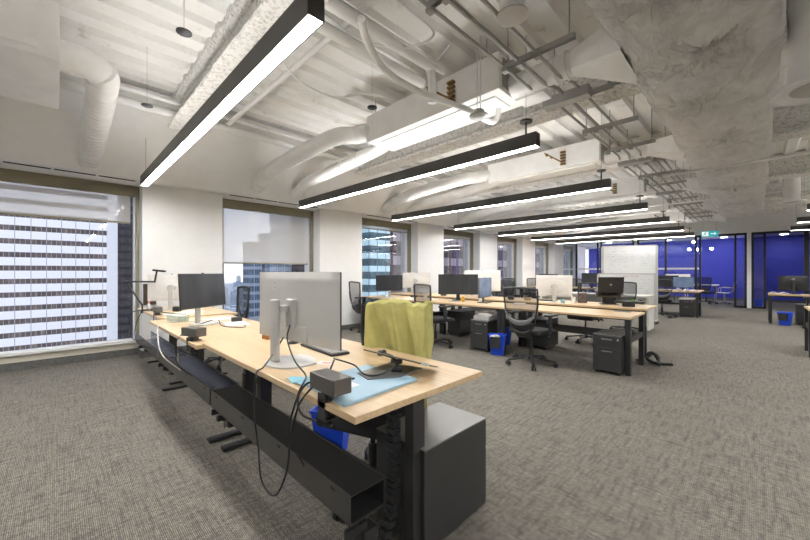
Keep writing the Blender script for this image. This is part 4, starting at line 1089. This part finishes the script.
# ------------------------------------------------------------------ olive cloth over the chair back
ch0 = Matrix.Translation((-1.64, 1.36, 0)) @ RZ(A(200))
def ybk(z): return -.245-.144*max(0, z-.55)-.02*math.sin((z-.5)*PI/.58)-.02
def towel(u, v):
    x = -.33+.53*u                      # local x ; camera sees the seat side of the backrest
    e = max(0, min(1, (.22-u)/.16)); e = e*e*(3-2*e)
    front = .52+.30*e; back = .40; tot = front+.08+back
    s = v*tot
    g_ = x+.28*(front-s) if s < front else x
    dn = max(0, front-s)
    fold = (.010+.020*min(1, dn*2.5))*(math.sin(g_*30+.6)+.55*math.sin(g_*57+2)+.3*math.sin(g_*101))*1.0
    zt = 1.083
    if s < front: z = zt-(front-s); y = ybk(max(z, .6))+.9*x*x+.05+fold+.10*dn*e
    elif s < front+.08:
        t = (s-front)/.08*PI; z = zt+.018*math.sin(t); y = ybk(zt)+.9*x*x+.045*math.cos(t)+fold*.4
    else: z = zt-(s-front-.08); y = ybk(max(z, .55))+.9*x*x-.05-abs(fold)
    z += .010*math.sin(x*17+1.3)+.005*math.sin(x*60)
    w_ = max(0, -.25-x)
    xx = x-(.03*dn if u < .4 else 0)*(1-u/.4)+.02*dn*math.sin(u*7)
    if s < front+.04: xx += w_*.72; y -= w_*1.3
    else: xx = xx*.86+.01
    return ch0 @ Vector((xx, y, z))
w = MB(); w.grid(towel, 90, 110)
tag(w.build('draped_cloth', M['towel'], smooth=True, solid=.006), 'olive green cloth draped over the chair at the front desk', 'cloth')

# ------------------------------------------------------------------ whiteboards
def wboard(loc, rz, w, z0, z1, label, seedn, inks):
    rnd = random.Random(seedn)
    r = thing('whiteboard', label, 'whiteboard', loc, rz)
    B(-w/2, w/2, -.012, .012, z0, z1, bev=.002).build('board', M['wb'], r)
    f = MB(); f.box(-w/2-.02, w/2+.02, -.02, .02, z1, z1+.025); f.box(-w/2-.02, w/2+.02, -.02, .02, z0-.025, z0); f.box(-w/2-.03, -w/2, -.02, .02, z0-.025, z1+.025); f.box(w/2, w/2+.03, -.02, .02, z0-.025, z1+.025)
    f.build('board_frame', M['wb_frame'], r)
    for s in (-1, 1):
        x = s*(w/2+.035)
        MB().box(x-.02, x+.02, -.02, .02, .08, z1, bev=.003).box(x-.02, x+.02, -.09, .25, .06, .09, bev=.004).build('leg', M['wb_frame'], r)
        for q in (-.07, .23): MB().cyl((x-.012, q, .03), (x+.012, q, .03), .03, n=14).build('caster', M['black'], r)
    for nm, mt, boxes in inks:
        k = MB()
        for (bx0, bx1, bz0, bz1, n) in boxes:
            for _ in range(n):
                zz = z0+(z1-z0)*(bz0+(bz1-bz0)*round(rnd.random()*8)/8); xx = -w/2+w*(bx0+(bx1-bx0)*rnd.random())
                L = rnd.uniform(.02, .07); pts = []; t = 0
                while t < L: pts.append((xx+t, -.0135, zz+rnd.uniform(-.010, .010))); t += .008
                if len(pts) > 1: k.tube(pts, .0016, n=3, cap=False)
        k.build(nm, M[mt], r)
wboard((-2.34, 10.56, 0), A(25), 1.16, 1.27, 1.97, 'tall mobile whiteboard covered in faint writing, behind the white desk', 3,
       [('blue_writing', 'ink_blue', [(.05, .45, .15, .9, 70), (.5, .95, .5, .95, 50)]), ('green_writing', 'ink_green', [(.7, .97, .1, .6, 30)])])
wboard((-2.36, 10.36, 0), A(25), 1.20, .60, 1.24, 'lower mobile whiteboard with red heading in front of the tall one', 4,
       [('blue_writing', 'ink_blue', [(.2, .95, .1, .8, 90)]), ('green_writing', 'ink_green', [(.6, .95, .2, .7, 24)]), ('red_writing', 'ink_red', [(.35, .75, .88, .96, 26)])])

# ------------------------------------------------------------------ outside
def tower(name, label, x0, x1, y0, y1, z0, z1, m, parts=True):
    t = thing(name, label, 'building', ((x0+x1)/2, (y0+y1)/2, z0))
    a, b = (x1-x0)/2, (y1-y0)/2
    B(-a, a, -b, b, 0, z1-z0).build('facade', m, t)
    if parts: B(-a-.3, a+.3, -b-.3, b+.3, z1-z0, z1-z0+1.2).build('parapet', M['court'], t)
    return t
t = tower('office_tower', 'white banded office tower filling the nearest window', -180, -141, -90, 11.0, -120, 60, M['f_white'])
B(19.5, 20.6, 50.5, 53.0, 0, 180).build('corner_column', mat('pale_stone', (.84,.83,.84), .6), t)
tower('brown_tower', 'dark brown tower beside the white banded one', -230, -190, 14.5, 60, -120, 60, M['f_brown'])
tower('glass_tower', 'low blue grey glass tower in the second window', -160, -152, 58.4, 63.6, -120, 13, M['f_glass'])
tower('stepped_tower', 'tall pale stepped glass tower in the second window', -125, -120, 55, 100, -120, 33, M['f_glass2'])
tower('stepped_tower_wing', 'lower wing of the stepped tower with a flat roof', -158, -151, 64.4, 100, -120, 17, M['f_glass2'])
tower('court_block', 'grey block with pale roof low in the second window', -112, -100, 43, 53, -120, -14, M['f_glass'])
tower('teal_block', 'teal glass block across the street in the third window', -110, -80, 65.4, 73.2, -100, 60, M['f_teal'])
tower('red_brown_block', 'red brown building seen in the fourth and later windows', -110, -80, 74.6, 220, -100, 60, M['f_redbrown'])
tower('dark_slab_tower', 'dark blue slab at the left of the third window', -118, -90.0, 60, 65.0, -100, 60, M['f_brown'])
rn = random.Random(11)
done = []
while len(done) < 90:
    x = -rn.uniform(380, 1900); q = rn.uniform(.15, .62); y = -x*q+rn.uniform(-20, 20)
    wd = rn.uniform(16, 38); h_ = rn.uniform(20, 62)*(1+(-x)/2500)
    if any(abs(x-a[0]) < (wd+a[2])/2+4 and abs(y-a[1]) < (wd+a[2])/2+4 for a in done): continue
    done.append((x, y, wd)); i = len(done)
    t = thing('city_block', 'small pale block of the distant skyline', 'building', (x, y, -120), 0, 'distant skyline blocks')
    B(-wd/2, wd/2, -wd/2, wd/2, 0, h_).box(-wd/4, wd/5, -wd/4, wd/4, h_, h_+5).build('facade', M['f_pale'] if i % 3 else M['f_glass'], t)
g = B(-4000, -9, -2500, 4000, -121, -120).build('ground', M['city']); struct(g, 'distant hazy city ground far below', 'ground')

# ------------------------------------------------------------------ sky & light
w = bpy.data.worlds.new('sky'); SC.world = w; w.use_nodes = True; nt = w.node_tree
tc = nt.nodes.new('ShaderNodeTexCoord'); sp = nt.nodes.new('ShaderNodeSeparateXYZ'); nt.links.new(tc.outputs['Generated'], sp.inputs[0])
mp = nt.nodes.new('ShaderNodeMapping'); mp.inputs['Scale'].default_value = (1, 1, 6); nt.links.new(tc.outputs['Generated'], mp.inputs[0])
gr = ramp(nt, sp.outputs[2], [(.0, (.80,.80,.86)), (.08, (.70,.75,.88)), (.3, (.58,.65,.82)), (.9, (.52,.60,.80))])
cl = ramp(nt, noise(nt, mp.outputs[0], 3.0, 6, .6), [(.42, (0,0,0)), (.70, (1,1,1))])
c = mixc(nt, cl, gr, (.86,.85,.88))
bg = nt.nodes['Background']; nt.links.new(c, bg.inputs[0]); bg.inputs[1].default_value = .36

# ------------------------------------------------------------------ camera
cd = bpy.data.cameras.new('camera'); cam = bpy.data.objects.new('camera', cd); C.objects.link(cam)
cd.sensor_width = 36; cd.lens = 36*350/810; cd.shift_y = 2/810; cd.clip_end = 6000; cd.clip_start = .02
cam.location = (0, 0, 1.3); cam.rotation_euler = (PI/2, 0, math.radians(45.1))
SC.camera = cam
vs = SC.view_settings; vs.view_transform = 'Standard'; vs.look = 'None'; vs.exposure = 2.22; vs.gamma = 1.0; vs.use_curve_mapping = False
